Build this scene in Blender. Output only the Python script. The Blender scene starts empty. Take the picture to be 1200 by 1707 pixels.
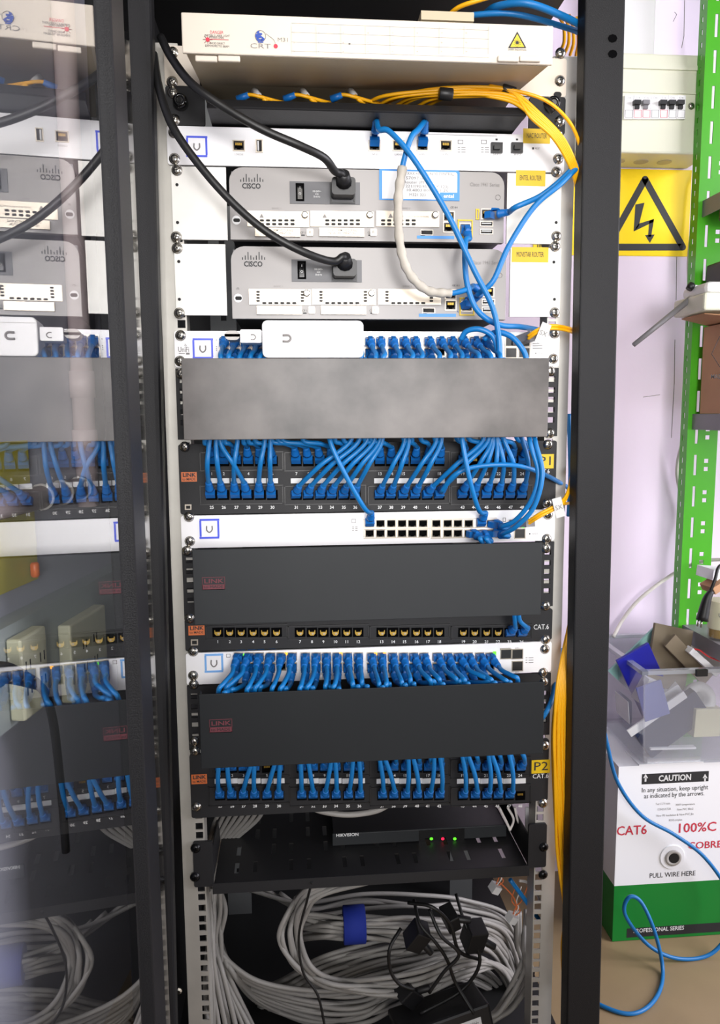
import bpy, bmesh, math, random
from mathutils import Vector, Matrix, Euler
random.seed(7)
S = bpy.context.scene
COL = S.collection
# ------------------------------------------------------------------ camera, world, lights
FPX = 1280.0
CX, CD, CZ, TH, PS, RO = -0.09857, 0.97612, -0.42845, 0.126716, 0.085549, -0.006626
FW = Vector((math.sin(PS)*math.cos(TH), math.cos(PS)*math.cos(TH), -math.sin(TH)))
R0 = Vector((math.cos(PS), -math.sin(PS), 0)); U0 = R0.cross(FW)
RR = R0*math.cos(RO) + U0*math.sin(RO); UU = -R0*math.sin(RO) + U0*math.cos(RO)
CP = Vector((CX, -CD, CZ))
cd = bpy.data.cameras.new('camera'); cam = bpy.data.objects.new('camera', cd); COL.objects.link(cam)
M3 = Matrix((RR, UU, -FW)).transposed()
cam.matrix_world = Matrix.Translation(CP) @ M3.to_4x4()
cd.sensor_fit = 'HORIZONTAL'; cd.sensor_width = 36; cd.lens = FPX/1200*36; cd.clip_start = .01
S.camera = cam
S.view_settings.view_transform = 'Standard'; S.view_settings.look = 'None'
S.view_settings.gamma = 1; S.view_settings.use_curve_mapping = False
S.view_settings.exposure = 0.2
w = bpy.data.worlds.new('world'); S.world = w; w.use_nodes = True
w.node_tree.nodes['Background'].inputs[0].default_value = (.93, .95, 1, 1)
w.node_tree.nodes['Background'].inputs[1].default_value = .16
def area(name, loc, target, sx, sy, power, col):
    l = bpy.data.lights.new(name, 'AREA'); l.shape = 'RECTANGLE'; l.size = sx; l.size_y = sy; l.energy = power; l.color = col
    o = bpy.data.objects.new(name, l); COL.objects.link(o); o.location = loc
    o.rotation_euler = (Vector(target)-Vector(loc)).to_track_quat('-Z', 'Y').to_euler(); return o
area('ceiling_lamp', (.15, -1.35, .42), (.0, 0, .02), 1.3, .5, 3.2, (1, .95, .89)).data.spread = math.radians(100)
area('front_window', (.12, -2.4, -.22), (0, 0, -.36), 1.0, .7, 5.0, (1, .98, .97)).data.spread = math.radians(47)
area('window_daylight', (2.2, -.55, -.1), (.5, .59, -.85), 1.2, 1.6, 61, (.95, .93, 1))

# ------------------------------------------------------------------ unprojection of measured photo points on real planes
def ray(x, y): return FW + RR*((x-600)/FPX) - UU*((y-853.5)/FPX)
def P(x, y, Y=0.0):
    d = ray(x, y); return CP + d*((Y+CD)/d.y)
def PXp(x, y, X):
    d = ray(x, y); return CP + d*((X-CX)/d.x)
def PZp(x, y, Z=-1.446):
    d = ray(x, y); return CP + d*((Z-CZ)/d.z)
def RC(x0, y0, x1, y1, Y=0.0):
    xm, ym = (x0+x1)/2, (y0+y1)/2
    return P(x0, ym, Y).x, P(x1, ym, Y).x, P(xm, y1, Y).z, P(xm, y0, Y).z
# ------------------------------------------------------------------ materials
MT = {}
def mat(name, col, rough=.5, metal=0, bump=0, bscale=200, var=0, vscale=12, emit=0, spec=.5, coat=0):
    if name in MT: return MT[name]
    m = bpy.data.materials.new(name); m.use_nodes = True; nt = m.node_tree; b = nt.nodes['Principled BSDF']
    def lin(c): c /= 255; return c/12.92 if c <= .04045 else ((c+.055)/1.055)**2.4
    c = tuple(lin(v) for v in col)+(1,)
    b.inputs['Base Color'].default_value = c; b.inputs['Roughness'].default_value = rough; b.inputs['Metallic'].default_value = metal
    b.inputs['Specular IOR Level'].default_value = spec; b.inputs['Coat Weight'].default_value = coat
    tc = nt.nodes.new('ShaderNodeTexCoord')
    if var:
        n = nt.nodes.new('ShaderNodeTexNoise'); n.inputs['Scale'].default_value = vscale; n.inputs['Detail'].default_value = 5
        nt.links.new(tc.outputs['Object'], n.inputs['Vector'])
        mx = nt.nodes.new('ShaderNodeMix'); mx.data_type = 'RGBA'
        mx.inputs[6].default_value = tuple(max(0, v*(1-var)) for v in c[:3])+(1,)
        mx.inputs[7].default_value = tuple(min(1, v*(1+var)) for v in c[:3])+(1,)
        rmp = nt.nodes.new('ShaderNodeMapRange'); rmp.inputs[1].default_value = .3; rmp.inputs[2].default_value = .7
        nt.links.new(n.outputs['Fac'], rmp.inputs[0]); nt.links.new(rmp.outputs[0], mx.inputs[0]); nt.links.new(mx.outputs[2], b.inputs['Base Color'])
    if bump:
        n = nt.nodes.new('ShaderNodeTexNoise'); n.inputs['Scale'].default_value = bscale; n.inputs['Detail'].default_value = 2
        nt.links.new(tc.outputs['Object'], n.inputs['Vector'])
        bp = nt.nodes.new('ShaderNodeBump'); bp.inputs['Strength'].default_value = bump; bp.inputs['Distance'].default_value = .002
        nt.links.new(n.outputs['Fac'], bp.inputs['Height']); nt.links.new(bp.outputs['Normal'], b.inputs['Normal'])
    if emit:
        b.inputs['Emission Color'].default_value = c; b.inputs['Emission Strength'].default_value = emit
    MT[name] = m; return m
BLACKTEX = mat('black_textured_paint', (29, 29, 31), .5, spec=.22, bump=.22, bscale=900)
BLACKGLOSS = mat('black_gloss', (12, 12, 13), .08)
BLACKIN = mat('black_interior_paint', (16, 16, 17), .6)
BLACKPAN = mat('black_panel', (35, 35, 37), .55, bump=.06, bscale=500, spec=.3)
BLACKDUCT = mat('black_duct_cover', (44, 46, 48), .55, var=.05, vscale=9, spec=.22)
DUCTDK = mat('clean_duct_cover', (33, 35, 37), .6, var=.05, vscale=9, spec=.18)
DUSTDUCT = mat('dusty_duct_cover', (88, 84, 82), .38, var=.55, vscale=14, spec=.3)
BLACKPL = mat('black_plastic', (26, 26, 28), .45)
BLACKDK = mat('black_recess', (5, 5, 6), .9, spec=.05)
RUBBER = mat('black_cable_rubber', (20, 20, 21), .45)
ZINC = mat('galvanised_rail', (184, 181, 174), .42, metal=.35, var=.06, vscale=30)
ZINCDK = mat('dark_zinc', (110, 112, 112), .5, metal=.5)
SCREW = mat('screw_steel', (190, 186, 178), .25, metal=1)
SCREWBK = mat('screw_black', (22, 22, 24), .3, metal=.5)
WHITEM = mat('white_powder_coat', (246, 245, 247), .4)
CREAM = mat('cream_powder_coat', (216, 205, 190), .42)
CREAMIN = mat('beige_and_shaded_cream', (190, 176, 148), .5)  # box body: underside shade put into a darker cream; also the tray's own beige
ROUTER = mat('router_grey', (150, 146, 144), .42)
ROUTDK = mat('router_dark_grey', (82, 82, 86), .45)
PLATE = mat('worn_white_plate', (240, 238, 232), .45, var=.05, vscale=22)
NICKEL = mat('nickel_plate', (186, 176, 162), .36, metal=.5)
DARKHOLE = mat('dark_hole', (14, 12, 11), .7)
BROWNHOLE = mat('port_dark_brown', (40, 34, 28), .6)
GOLD = mat('contact_gold', (196, 160, 70), .35, metal=.6)
BLUE = mat('patch_cord_blue', (11, 112, 180), .42)
BLUEPL = mat('plug_blue', (14, 100, 176), .4)
YEL = mat('fibre_yellow', (246, 178, 14), .42)
GREYC = mat('grey_utp_jacket', (150, 147, 143), .5)
WHITEC = mat('white_cable_jacket', (226, 220, 214), .5)
TAPE = mat('white_fabric_tape', (180, 174, 164), .7, var=.1, vscale=60)
LABELY = mat('label_yellow', (216, 180, 10), .5)
INK = mat('ink_dark', (38, 38, 42), .6)
INKG = mat('ink_grey', (130, 126, 124), .6)
INKW = mat('ink_white', (226, 226, 226), .6)
INKR = mat('ink_red', (206, 48, 70), .6)
INKDR = mat('ink_dull_red', (98, 40, 50), .6)
INKB = mat('ink_blue', (34, 74, 168), .6)
BADGE = mat('badge_blue', (64, 84, 222), .4)
BADGEL = mat('badge_light_blue', (120, 176, 236), .4)
STKBLUE = mat('sticker_blue', (42, 132, 206), .45)
ORANGE = mat('label_orange', (214, 112, 56), .5)
TAG = mat('tag_white', (224, 224, 224), .5)
GLED = mat('led_green', (90, 230, 40), .4, emit=1.2)
RLED = mat('led_red', (240, 30, 70), .4, emit=1.2)
ALED = mat('led_amber', (255, 170, 40), .4, emit=1.5)
GREEN = mat('green_enamel', (70, 168, 24), .35)
CARTW = mat('carton_white', (245, 246, 250), .55)
CARTG = mat('carton_green', (4, 128, 44), .45)
KRAFT = mat('kraft_cardboard', (186, 140, 104), .7, var=.05, vscale=20)
BRNCARD = mat('brown_card', (120, 108, 88), .7)
IVORY = mat('ivory_plastic', (222, 222, 202), .4)
OUTLET = mat('outlet_cream', (222, 220, 190), .4)
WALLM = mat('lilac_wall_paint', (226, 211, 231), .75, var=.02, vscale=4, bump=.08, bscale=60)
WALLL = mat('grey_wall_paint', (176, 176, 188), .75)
FLOORM = mat('brown_vinyl_floor', (150, 128, 96), .45, var=.10, vscale=7)
SIGNY = mat('sign_yellow', (250, 214, 14), .35)
GREYPL = mat('grey_plastic', (126, 124, 128), .4)
LTGREY = mat('light_grey_plastic', (178, 174, 170), .45)
PIPE = mat('white_conduit', (226, 206, 206), .4)
YPANEL = mat('yellow_board', (196, 184, 74), .5)
VELCRO = mat('blue_hook_strap', (22, 46, 150), .8)
def glass_mat(name, tint, rough=.0, boost=1.5, body=0, bodycol=(200, 200, 205)):
    m = bpy.data.materials.new(name); m.use_nodes = True; nt = m.node_tree; nt.nodes.clear()
    out = nt.nodes.new('ShaderNodeOutputMaterial'); mx = nt.nodes.new('ShaderNodeMixShader'); f = nt.nodes.new('ShaderNodeFresnel')
    f.inputs[0].default_value = boost
    t = nt.nodes.new('ShaderNodeBsdfTransparent'); t.inputs[0].default_value = tint+(1,)
    g = nt.nodes.new('ShaderNodeBsdfGlossy'); g.inputs[1].default_value = rough; g.inputs[0].default_value = (1, 1, 1, 1)
    # thin sheet: both faces reflect (2R/(1+R)) where the ray enters; the exit face only transmits
    def mth(op, a, b):
        n = nt.nodes.new('ShaderNodeMath'); n.operation = op
        for i, v in enumerate((a, b)):
            if isinstance(v, (int, float)): n.inputs[i].default_value = v
            else: nt.links.new(v, n.inputs[i])
        return n.outputs[0]
    geo = nt.nodes.new('ShaderNodeNewGeometry')
    R_ = f.outputs[0]; two = mth('DIVIDE', mth('MULTIPLY', R_, 2.0), mth('ADD', R_, 1.0))
    nt.links.new(mth('MULTIPLY', two, mth('SUBTRACT', 1.0, geo.outputs['Backfacing'])), mx.inputs[0])
    if body:
        d = nt.nodes.new('ShaderNodeBsdfDiffuse'); d.inputs[0].default_value = tuple((v/255)**2.2 for v in bodycol)+(1,)
        m2 = nt.nodes.new('ShaderNodeMixShader'); m2.inputs[0].default_value = body
        nt.links.new(t.outputs[0], m2.inputs[1]); nt.links.new(d.outputs[0], m2.inputs[2]); nt.links.new(m2.outputs[0], mx.inputs[1])
    else: nt.links.new(t.outputs[0], mx.inputs[1])
    nt.links.new(g.outputs[0], mx.inputs[2]); nt.links.new(mx.outputs[0], out.inputs[0]); return m
GLASS = glass_mat('smoked_glass', (.95, .96, .97), .012, 1.47)
BINPL = glass_mat('clear_bin_plastic', (.95, .96, .97), .12, 1.3, .17, (208, 208, 216))
JARGL = glass_mat('jar_glass', (.9, .9, .86), .03, 1.4, .1)

# ------------------------------------------------------------------ mesh builder
class MB:
    def __init__(s, m=None): s.v = []; s.f = []; s.mi = []; s.sm = []; s.mats = []; s.cur = 0; s.use(m)
    def use(s, m):
        if m is None: return s
        if m not in s.mats: s.mats.append(m)
        s.cur = s.mats.index(m); return s
    def add(s, vs, fs, smooth=False):
        b = len(s.v); s.v += [tuple(x) for x in vs]
        for q in fs: s.f.append([b+i for i in q]); s.mi.append(s.cur); s.sm.append(smooth)
        return s
    def box(s, x0, x1, y0, y1, z0, z1, M=None):
        vs = [Vector((x, y, z)) for z in (z0, z1) for y in (y0, y1) for x in (x0, x1)]
        if M: vs = [M @ q for q in vs]
        return s.add(vs, [(0, 2, 3, 1), (4, 5, 7, 6), (0, 1, 5, 4), (2, 6, 7, 3), (0, 4, 6, 2), (1, 3, 7, 5)])
    def cbox(s, c, d, e=(0, 0, 0)):
        return s.box(-d[0]/2, d[0]/2, -d[1]/2, d[1]/2, -d[2]/2, d[2]/2, Matrix.Translation(c) @ Euler(e).to_matrix().to_4x4())
    def rbox(s, x0, x1, y0, y1, z0, z1, r, M=None, seg=4, which=(1, 1, 1, 1)):   # rounded in XZ, extruded along Y
        pts = []
        for i, (cx, cz, a) in enumerate(((x1-r, z1-r, 0), (x0+r, z1-r, 90), (x0+r, z0+r, 180), (x1-r, z0+r, 270))):
            if which[i]:
                for k in range(seg+1):
                    t = math.radians(a+90*k/seg); pts.append((cx+r*math.cos(t), cz+r*math.sin(t)))
            else: pts.append(((x1, z1), (x0, z1), (x0, z0), (x1, z0))[i])
        return s.prism(pts, y0, y1, M)
    def prism(s, pts, y0, y1, M=None):                                # XZ outline, counter-clockwise seen from -Y
        n = len(pts); vs = [Vector((x, y, z)) for y in (y0, y1) for x, z in pts]
        if M: vs = [M @ q for q in vs]
        return s.add(vs, [tuple(range(n)), tuple(range(2*n-1, n-1, -1))]+[(i, n+i, n+(i+1) % n, (i+1) % n) for i in range(n)])
    def hull(s, A, B):                                                # two quads joined
        return s.add(list(A)+list(B), [(0, 1, 2, 3), (7, 6, 5, 4)]+[(i, 4+i, 4+(i+1) % 4, (i+1) % 4) for i in range(4)])
    def lathe(s, prof, M=None, n=16, smooth=True):                    # prof: (r, h) along local Z
        vs = []
        for r, h in prof:
            for k in range(n):
                a = 2*math.pi*k/n; vs.append(Vector((r*math.cos(a), r*math.sin(a), h)))
        if M: vs = [M @ q for q in vs]
        fs = []
        for i in range(len(prof)-1):
            for k in range(n): fs.append((i*n+k, i*n+(k+1) % n, (i+1)*n+(k+1) % n, (i+1)*n+k))
        s.add(vs, fs, smooth); L = len(prof)-1
        b = len(s.v)-len(vs)
        s.f.append([b+k for k in range(n)][::-1]); s.mi.append(s.cur); s.sm.append(False)
        s.f.append([b+L*n+k for k in range(n)]); s.mi.append(s.cur); s.sm.append(False)
        return s
    def tube(s, pts, r, n=8, per=6, spline=True):
        pts = [Vector(p) for p in pts]
        if spline and len(pts) > 2: pts = catmull(pts, per)
        m = len(pts); T = []
        for i in range(m): T.append((pts[min(i+1, m-1)]-pts[max(i-1, 0)]).normalized())
        a = Vector((0, 0, 1)) if abs(T[0].z) < .9 else Vector((1, 0, 0))
        N = (a-T[0]*a.dot(T[0])).normalized(); vs = []
        for i in range(m):
            N = (N-T[i]*N.dot(T[i])).normalized(); B = T[i].cross(N)
            ri = r(i/(m-1)) if callable(r) else r
            for k in range(n):
                t = 2*math.pi*k/n; vs.append(pts[i]+(N*math.cos(t)+B*math.sin(t))*ri)
        fs = [(i*n+k, i*n+(k+1) % n, (i+1)*n+(k+1) % n, (i+1)*n+k) for i in range(m-1) for k in range(n)]
        s.add(vs, fs, True)
        b = len(s.v)-len(vs)
        for q in ([b+k for k in range(n)][::-1], [b+(m-1)*n+k for k in range(n)]): s.f.append(q); s.mi.append(s.cur); s.sm.append(False)
        return s
    def grid(s, xs, ys, skip, lo, hi, plane='xz'):                    # perforated sheet: cells between breakpoints, skip(i,j) is a hole
        for j in range(len(ys)-1):
            i = 0
            while i < len(xs)-1:
                if skip(i, j): i += 1; continue
                k = i
                while k+1 < len(xs)-1 and not skip(k+1, j): k += 1
                if plane == 'xz': s.box(xs[i], xs[k+1], lo, hi, ys[j], ys[j+1])
                else: s.box(xs[i], xs[k+1], ys[j], ys[j+1], lo, hi)
                i = k+1
        return s
    def text(s, t, cx, cz, h, Y, bold=0, align='CENTER', M=None, w=None, sy=1.0):
        """printed lettering in the XZ plane, read from the front"""
        key = (t, bold, align)
        if key not in TXT:
            c = bpy.data.curves.new('t', 'FONT'); c.body = t; c.size = 1; c.align_x = align; c.align_y = 'CENTER'; c.resolution_u = 2; c.offset = bold
            o = bpy.data.objects.new('t', c); COL.objects.link(o); me = bpy.data.meshes.new_from_object(o)
            TXT[key] = ([tuple(v.co) for v in me.vertices], [tuple(p.vertices) for p in me.polygons])
            bpy.data.objects.remove(o); bpy.data.meshes.remove(me); bpy.data.curves.remove(c)
        V, F = TXT[key]
        k = h/.72
        kx = k
        if w: kx = w/max(1e-6, max(v[0] for v in V)-min(v[0] for v in V))
        vs = [Vector((cx+v[0]*kx, Y, cz+v[1]*k)) for v in V]
        if M: vs = [M @ q for q in vs]
        return s.add(vs, F)
    def pt(s, t, x, y, hpx, Y, bold=0, wpx=None, align='CENTER'):     # same with a measured photo position on the plane Y
        p = P(x, y, Y); k = (P(x+10, y, Y).x-p.x)/10
        return s.text(t, p.x, p.z, hpx*k, Y, bold, align, w=wpx*k if wpx else None)
    def pbox(s, x0, y0, x1, y1, Yf, Yb):
        a, b, c, d = RC(x0, y0, x1, y1, Yf); return s.box(a, b, Yf, Yb, c, d)
    def prbox(s, x0, y0, x1, y1, Yf, Yb, rpx, which=(1, 1, 1, 1)):
        a, b, c, d = RC(x0, y0, x1, y1, Yf); return s.rbox(a, b, Yf, Yb, c, d, rpx*(b-a)/(x1-x0), which=which)
    def pframe(s, x0, y0, x1, y1, t, Yf, Yb):
        s.pbox(x0, y0, x1, y0+t, Yf, Yb); s.pbox(x0, y1-t, x1, y1, Yf, Yb); s.pbox(x0, y0+t, x0+t, y1-t, Yf, Yb); return s.pbox(x1-t, y0+t, x1, y1-t, Yf, Yb)
    def mesh(s, name, bevel=0, origin=None):
        me = bpy.data.meshes.new(name); off = Vector(origin) if origin else Vector()
        me.from_pydata([Vector(q)-off for q in s.v], [], s.f)
        for m in s.mats: me.materials.append(m)
        me.polygons.foreach_set('material_index', s.mi); me.polygons.foreach_set('use_smooth', s.sm); me.update()
        if bevel:
            bm = bmesh.new(); bm.from_mesh(me)
            es = [e for e in bm.edges if len(e.link_faces) == 2 and e.calc_face_angle(0) > .6]
            bmesh.ops.bevel(bm, geom=es, offset=bevel, segments=2, profile=.5, affect='EDGES', clamp_overlap=True)
            bm.to_mesh(me); bm.free()
        return me
TXT = {}
def catmull(p, per):
    q = [p[0]*2-p[1]]+list(p)+[p[-1]*2-p[-2]]; out = []
    for i in range(1, len(q)-2):
        a, b, c, d = q[i-1:i+3]
        for k in range(per):
            t = k/per
            out.append(.5*((b*2)+(c-a)*t+(a*2-b*5+c*4-d)*t*t+(b*3-a-c*3+d)*t**3))
    out.append(p[-1]); return out
def tag(o, label, cat, group=None):
    o['label'] = label; o['category'] = cat
    if group: o['group'] = group
    return o
def thing(name, label, cat, loc=(0, 0, 0), group=None):
    o = bpy.data.objects.new(name, None); o.empty_display_size = .02; COL.objects.link(o); o.location = loc
    return tag(o, label, cat, group)
def wloc(o):
    v = Vector(o.location)
    if o.parent: v = v+wloc(o.parent)
    return v
def part(name, mb, parent, label=None, bevel=0):
    me = mb.mesh(name, bevel, wloc(parent)); o = bpy.data.objects.new(name, me); COL.objects.link(o); o.parent = parent
    if label: o['label'] = label
    return o
def inst(name, me, parent, Mw, label=None):                           # shared mesh placed by a world matrix under a thing
    o = bpy.data.objects.new(name, me); COL.objects.link(o); o.parent = parent
    o.matrix_basis = Matrix.Translation(-wloc(parent)) @ Mw
    if label: o['label'] = label
    return o
def solo(name, mb, label, cat, group=None, bevel=0):
    xs = [v[0] for v in mb.v]; ys = [v[1] for v in mb.v]; zs = [v[2] for v in mb.v]
    og = Vector(((min(xs)+max(xs))/2, (min(ys)+max(ys))/2, min(zs)))
    o = bpy.data.objects.new(name, mb.mesh(name, bevel, og)); COL.objects.link(o); o.location = og
    return tag(o, label, cat, group)
def struct(name, mb):
    o = bpy.data.objects.new(name, mb.mesh(name)); COL.objects.link(o); o['kind'] = 'structure'; return o
T4 = Matrix.Translation
RX = lambda a: Matrix.Rotation(math.radians(a), 4, 'X')
FRONT = RX(90)                                                        # local +Z -> world -Y (towards the viewer)
# ------------------------------------------------------------------ room shell
ZF = -1.45; YW = .59
struct('floor', MB(FLOORM).box(-5, 5, -7, YW, ZF-.05, ZF))
struct('wall_back', MB(WALLM).box(-1.6, 2.4, YW, YW+.1, ZF-.05, 1.25))
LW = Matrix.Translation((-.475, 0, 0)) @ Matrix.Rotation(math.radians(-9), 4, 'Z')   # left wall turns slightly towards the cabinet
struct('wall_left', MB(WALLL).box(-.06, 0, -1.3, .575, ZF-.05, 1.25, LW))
# pencil cracks of the plaster joint on the back wall
cr = MB(INKG)
for a, b in (((1128, 428), (1127, 500)), ((1125, 566), (1124, 640)), ((1124, 640), (1119, 730)), ((1141, 0), (1140, 60)), ((1140, 60), (1136, 80)), ((1072, 662), (1100, 658)), ((1122, 36), (1128, 24)), ((1128, 24), (1124, 20))):
    cr.tube([P(*a, YW), P(*b, YW)], .0006, 5, spline=False)
struct('trim_1', cr)
# ------------------------------------------------------------------ cabinet
U = .04445
cab = thing('server_cabinet', 'open black steel server cabinet with smoked glass door swung out to the left', 'cabinet', (0, .25, ZF))
def lean_post(pt0, pt1, Yf, Yb, side):
    A = [P(pt0[0], pt0[2], Yf), P(pt0[1], pt0[2], Yf)]; B = [P(pt1[0], pt1[2], Yf), P(pt1[1], pt1[2], Yf)]
    def ext(a, b, z): return a+(b-a)*((z-a.z)/(b.z-a.z))
    zt, zb = .16, ZF
    l0, l1 = ext(A[0], B[0], zt), ext(A[0], B[0], zb); r0, r1 = ext(A[1], B[1], zt), ext(A[1], B[1], zb)
    f = [l1, r1, r0, l0]; return f, [q+Vector((0, Yb-Yf, 0)) for q in f]
f, b = lean_post((976, 1043, 0), (945, 1000, 1700), -.06, -.034, 1)
pm = MB(BLACKTEX).hull(f, b)
part('corner_post', pm, cab, bevel=.002)
hm = MB(BLACKDK)
for y in (64, 90):
    p = P(1021, y, -.0603); hm.lathe([(.0045, 0), (.0045, .0004)], T4(p) @ FRONT @ Matrix.Scale(1.25, 4, (1, 0, 0)), 8, False)
part('bolt_hole', hm, cab)
f, b = lean_post((212, 258, 300), (246, 282, 1300), -.05, -.02, -1)
part('corner_post', MB(BLACKTEX).hull(f, b), cab, bevel=.006)
def rail(sx):
    m = MB(ZINC)
    x0, x1, xc = .226, .256, .2325
    xs = [x0, xc-.0048, xc+.0048, x1]; zs = []; 
    for k in range(-1, 31):
        for h in (.00635, .02222, .0381): zs.append(-(k*U+h))
    br = [.004]
    for z in [q for q in zs if q < 0]: br += [z+.0048, z-.0048]
    br.append(ZF+.06); br = br[::-1]
    X = xs if sx > 0 else [-v for v in xs][::-1]
    m.grid(X, br, lambda i, j: i == 1 and j % 2 == 1, .0005, .0025)
    m.box(*sorted((sx*.254, sx*.256)), .0025, .05, ZF+.06, .004)
    m.box(*sorted((sx*.226, sx*.2275)), .0025, .03, ZF+.06, .004)
    return m
part('mounting_rail', rail(-1), cab); part('mounting_rail', rail(1), cab)
for sx in (-1, 1):
    m = MB(ZINCDK); xs = [.195, .212, .222, .24]; X = xs if sx > 0 else [-v for v in xs][::-1]
    br = [ZF+.06]
    for k in range(56): br += [-1.33+k*.026, -1.33+k*.026+.0095]
    br.append(.13)
    m.grid(X, br, lambda i, j: i == 1 and j % 2 == 1, .42, .4225); part('rear_rail', m, cab)
part('side_panel', MB(BLACKIN).box(-.297, -.294, -.02, .52, ZF+.05, .16), cab)
part('roof_panel', MB(BLACKIN).box(-.30, .30, -.06, .53, .16, .175), cab)
part('rear_panel', MB(BLACKIN).box(-.297, .27, .52, .523, ZF+.05, .16), cab)
part('base_panel', MB(BLACKIN).box(-.30, .30, -.05, .53, ZF+.045, ZF+.06), cab)
for x in (-.27, .27):
    for y in (-.03, .5): part('foot', MB(BLACKPL).lathe([(.02, 0), (.02, .012), (.008, .016), (.008, .045)], T4((x, y, ZF))), cab)
# outer rail fixings seen in the slit beside each rail
for sx, pts in ((1, ((967, 145), (966, 205), (965, 276), (960, 1640))), (-1, ((255, 203), (298, 1650)))):
    for x, y in pts: part('rail_bolt', MB(SCREW).lathe([(.005, 0), (.005, .003), (.003, .005)], T4(P(x, y, .0)) @ FRONT, 8, False), cab)
# ---- door: pane and stile in the plane of the opened door
DA = .08375; XM = -.25834
DM = T4((XM, 0, 0)) @ Matrix.Rotation(DA, 4, 'Z')                     # local Y runs along the door, local X is its inner normal
def DP(x, y):                                                          # where a measured ray meets the door plane, in door coordinates
    n = Vector((math.cos(DA), math.sin(DA), 0)); n = (DM.to_3x3() @ Vector((1, 0, 0)))
    d = ray(x, y); o = Vector((XM, 0, 0)); return DM.inverted() @ (CP+d*(((o-CP).dot(n))/d.dot(n)))
zt, zb = .15, ZF+.07
pane = MB(GLASS).box(-.004, 0, -.80, -.375, zb+.04, zt-.04, DM)
door = part('door_frame', MB(BLACKTEX).box(-.012, .006, -.39, -.345, zb, zt, DM).box(-.012, .006, -.84, -.79, zb, zt, DM).box(-.012, .004, -.80, -.38, zb, zb+.05, DM).box(-.012, .004, -.80, -.38, zt-.05, zt, DM), cab, bevel=.0015)
part('glass_pane', pane, door, 'smoked glass pane')
part('rubber_gasket', MB(BLACKTEX).box(-.012, .004, -.343, -.295, zb, zt, DM), door, bevel=.002)
part('inner_edge_strip', MB(BLACKGLOSS).box(-.012, -.002, -.294, -.20, zb, zt, DM), door, 'gloss black inner edge strip')
for z in (-.1, -1.0): part('hinge', MB(BLACKPL).lathe([(.006, -.03), (.006, .03)], T4((-.288, -.062, z))), door)

# ------------------------------------------------------------------ shared small parts
def screw_mesh(m, dark):
    b = MB(m).lathe([(.0066, 0), (.0066, .0008), (.0056, .0012), (.0054, .0022), (.004, .0034), (.0015, .0039)], None, 14)
    b.use(dark); b.box(-.0032, .0032, -.0005, .0005, .0030, .0041); b.box(-.0005, .0005, -.0032, .0032, .0030, .0041)
    return b.mesh('screw')
SCR = screw_mesh(SCREW, DARKHOLE); SCRB = screw_mesh(SCREWBK, BLACKDK)
def screws(parent, pts, Y=-.004, me=None):
    for x, y in pts:
        inst('screw', me or SCR, parent, T4(P(x, y, Y)) @ FRONT @ Matrix.Rotation(random.uniform(0, 3), 4, 'Z'))
def port_mesh(frame, inner, wd=.0145, ht=.0125, gold=True):
    """RJ45 jack seen from the front; local +Z towards the viewer, local +Y up"""
    b = MB(frame); W, H, t = wd/2, ht/2, .0011
    for q in ((-W, W, H-t, H), (-W, W, -H, -H+t), (-W, -W+t, -H+t, H-t), (W-t, W, -H+t, H-t)): b.box(q[0], q[1], q[2], q[3], 0, .0012)
    b.use(inner).box(-W+t, W-t, -H+t, H-t, 0, .0002)
    b.use(BLACKDK); pts = [(-.0048, -.003), (-.0022, -.003), (-.0022, -.0042), (.0022, -.0042), (.0022, -.003), (.0048, -.003), (.0048, .0034), (-.0048, .0034)]
    b.add([(x, y, .0004) for x, y in pts], [tuple(range(8))])
    if gold:
        b.use(GOLD)
        for k in range(8): b.box(-.0038+k*.001, -.0033+k*.001, .0004, .0032, .0004, .0007)
    return b.mesh('port')
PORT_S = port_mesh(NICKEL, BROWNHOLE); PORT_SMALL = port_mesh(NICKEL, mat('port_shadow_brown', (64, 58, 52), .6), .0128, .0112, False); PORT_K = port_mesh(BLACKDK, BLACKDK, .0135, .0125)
def port_gold():
    b = MB(BLACKDK); b.box(-.0068, .0068, -.0062, .0062, 0, .0006)
    b.use(GOLD); b.add([(x, y, .0009) for x, y in ((-.0042, .003), (-.0042, -.0016), (-.002, -.0042), (.002, -.0042), (.0042, -.0016), (.0042, .003))], [tuple(range(6))])
    b.use(BLACKDK); b.add([(x, y, .0011) for x, y in ((-.0034, .0034), (-.003, .0008), (.003, .0008), (.0034, .0034))], [tuple(range(4))])
    b.use(NICKEL); b.add([(x, y, .0012) for x, y in ((-.0005, -.0004), (.0, -.0034), (.0025, -.002), (.0022, -.0004))], [tuple(range(4))])
    return b.mesh('port')
PORT_G = port_gold()
def ports(parent, me, xs, y, Y, name='ethernet_port'):
    for x in xs: inst(name, me, parent, T4(P(x, y, Y)) @ FRONT)
def badge(parent, cx, cy, s, Y, m, light=False):
    b = MB(m).pframe(cx-s, cy-s, cx+s, cy+s, 3.2, Y-.0008, Y)
    b.use(WHITEM).pbox(cx-s+3, cy-s+3, cx+s-3, cy+s-3, Y-.0003, Y)
    b.use(INKG); pts = [P(cx-4.5, cy-5, Y-.0008), P(cx-4.5, cy+2, Y-.0008), P(cx, cy+6, Y-.0008), P(cx+4.5, cy+2, Y-.0008), P(cx+4.5, cy-5, Y-.0008)]
    b.tube(pts, .0008, 6, 4); part('badge', b, parent)
def faceplate(parent, k, n=1, m=WHITEM, depth=.18, bodym=None, name='faceplate', ear=.2413):
    z1, z0 = -k*U-.0004, -(k+n)*U+.0004
    fp = part(name, MB(m).rbox(-ear, ear, -.004, 0, z0, z1, .003), parent)
    part('chassis', MB(bodym or ZINCDK).box(-.219, .219, .0002, depth, z0+.001, z1-.001), parent)
    return z0, z1
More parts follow.
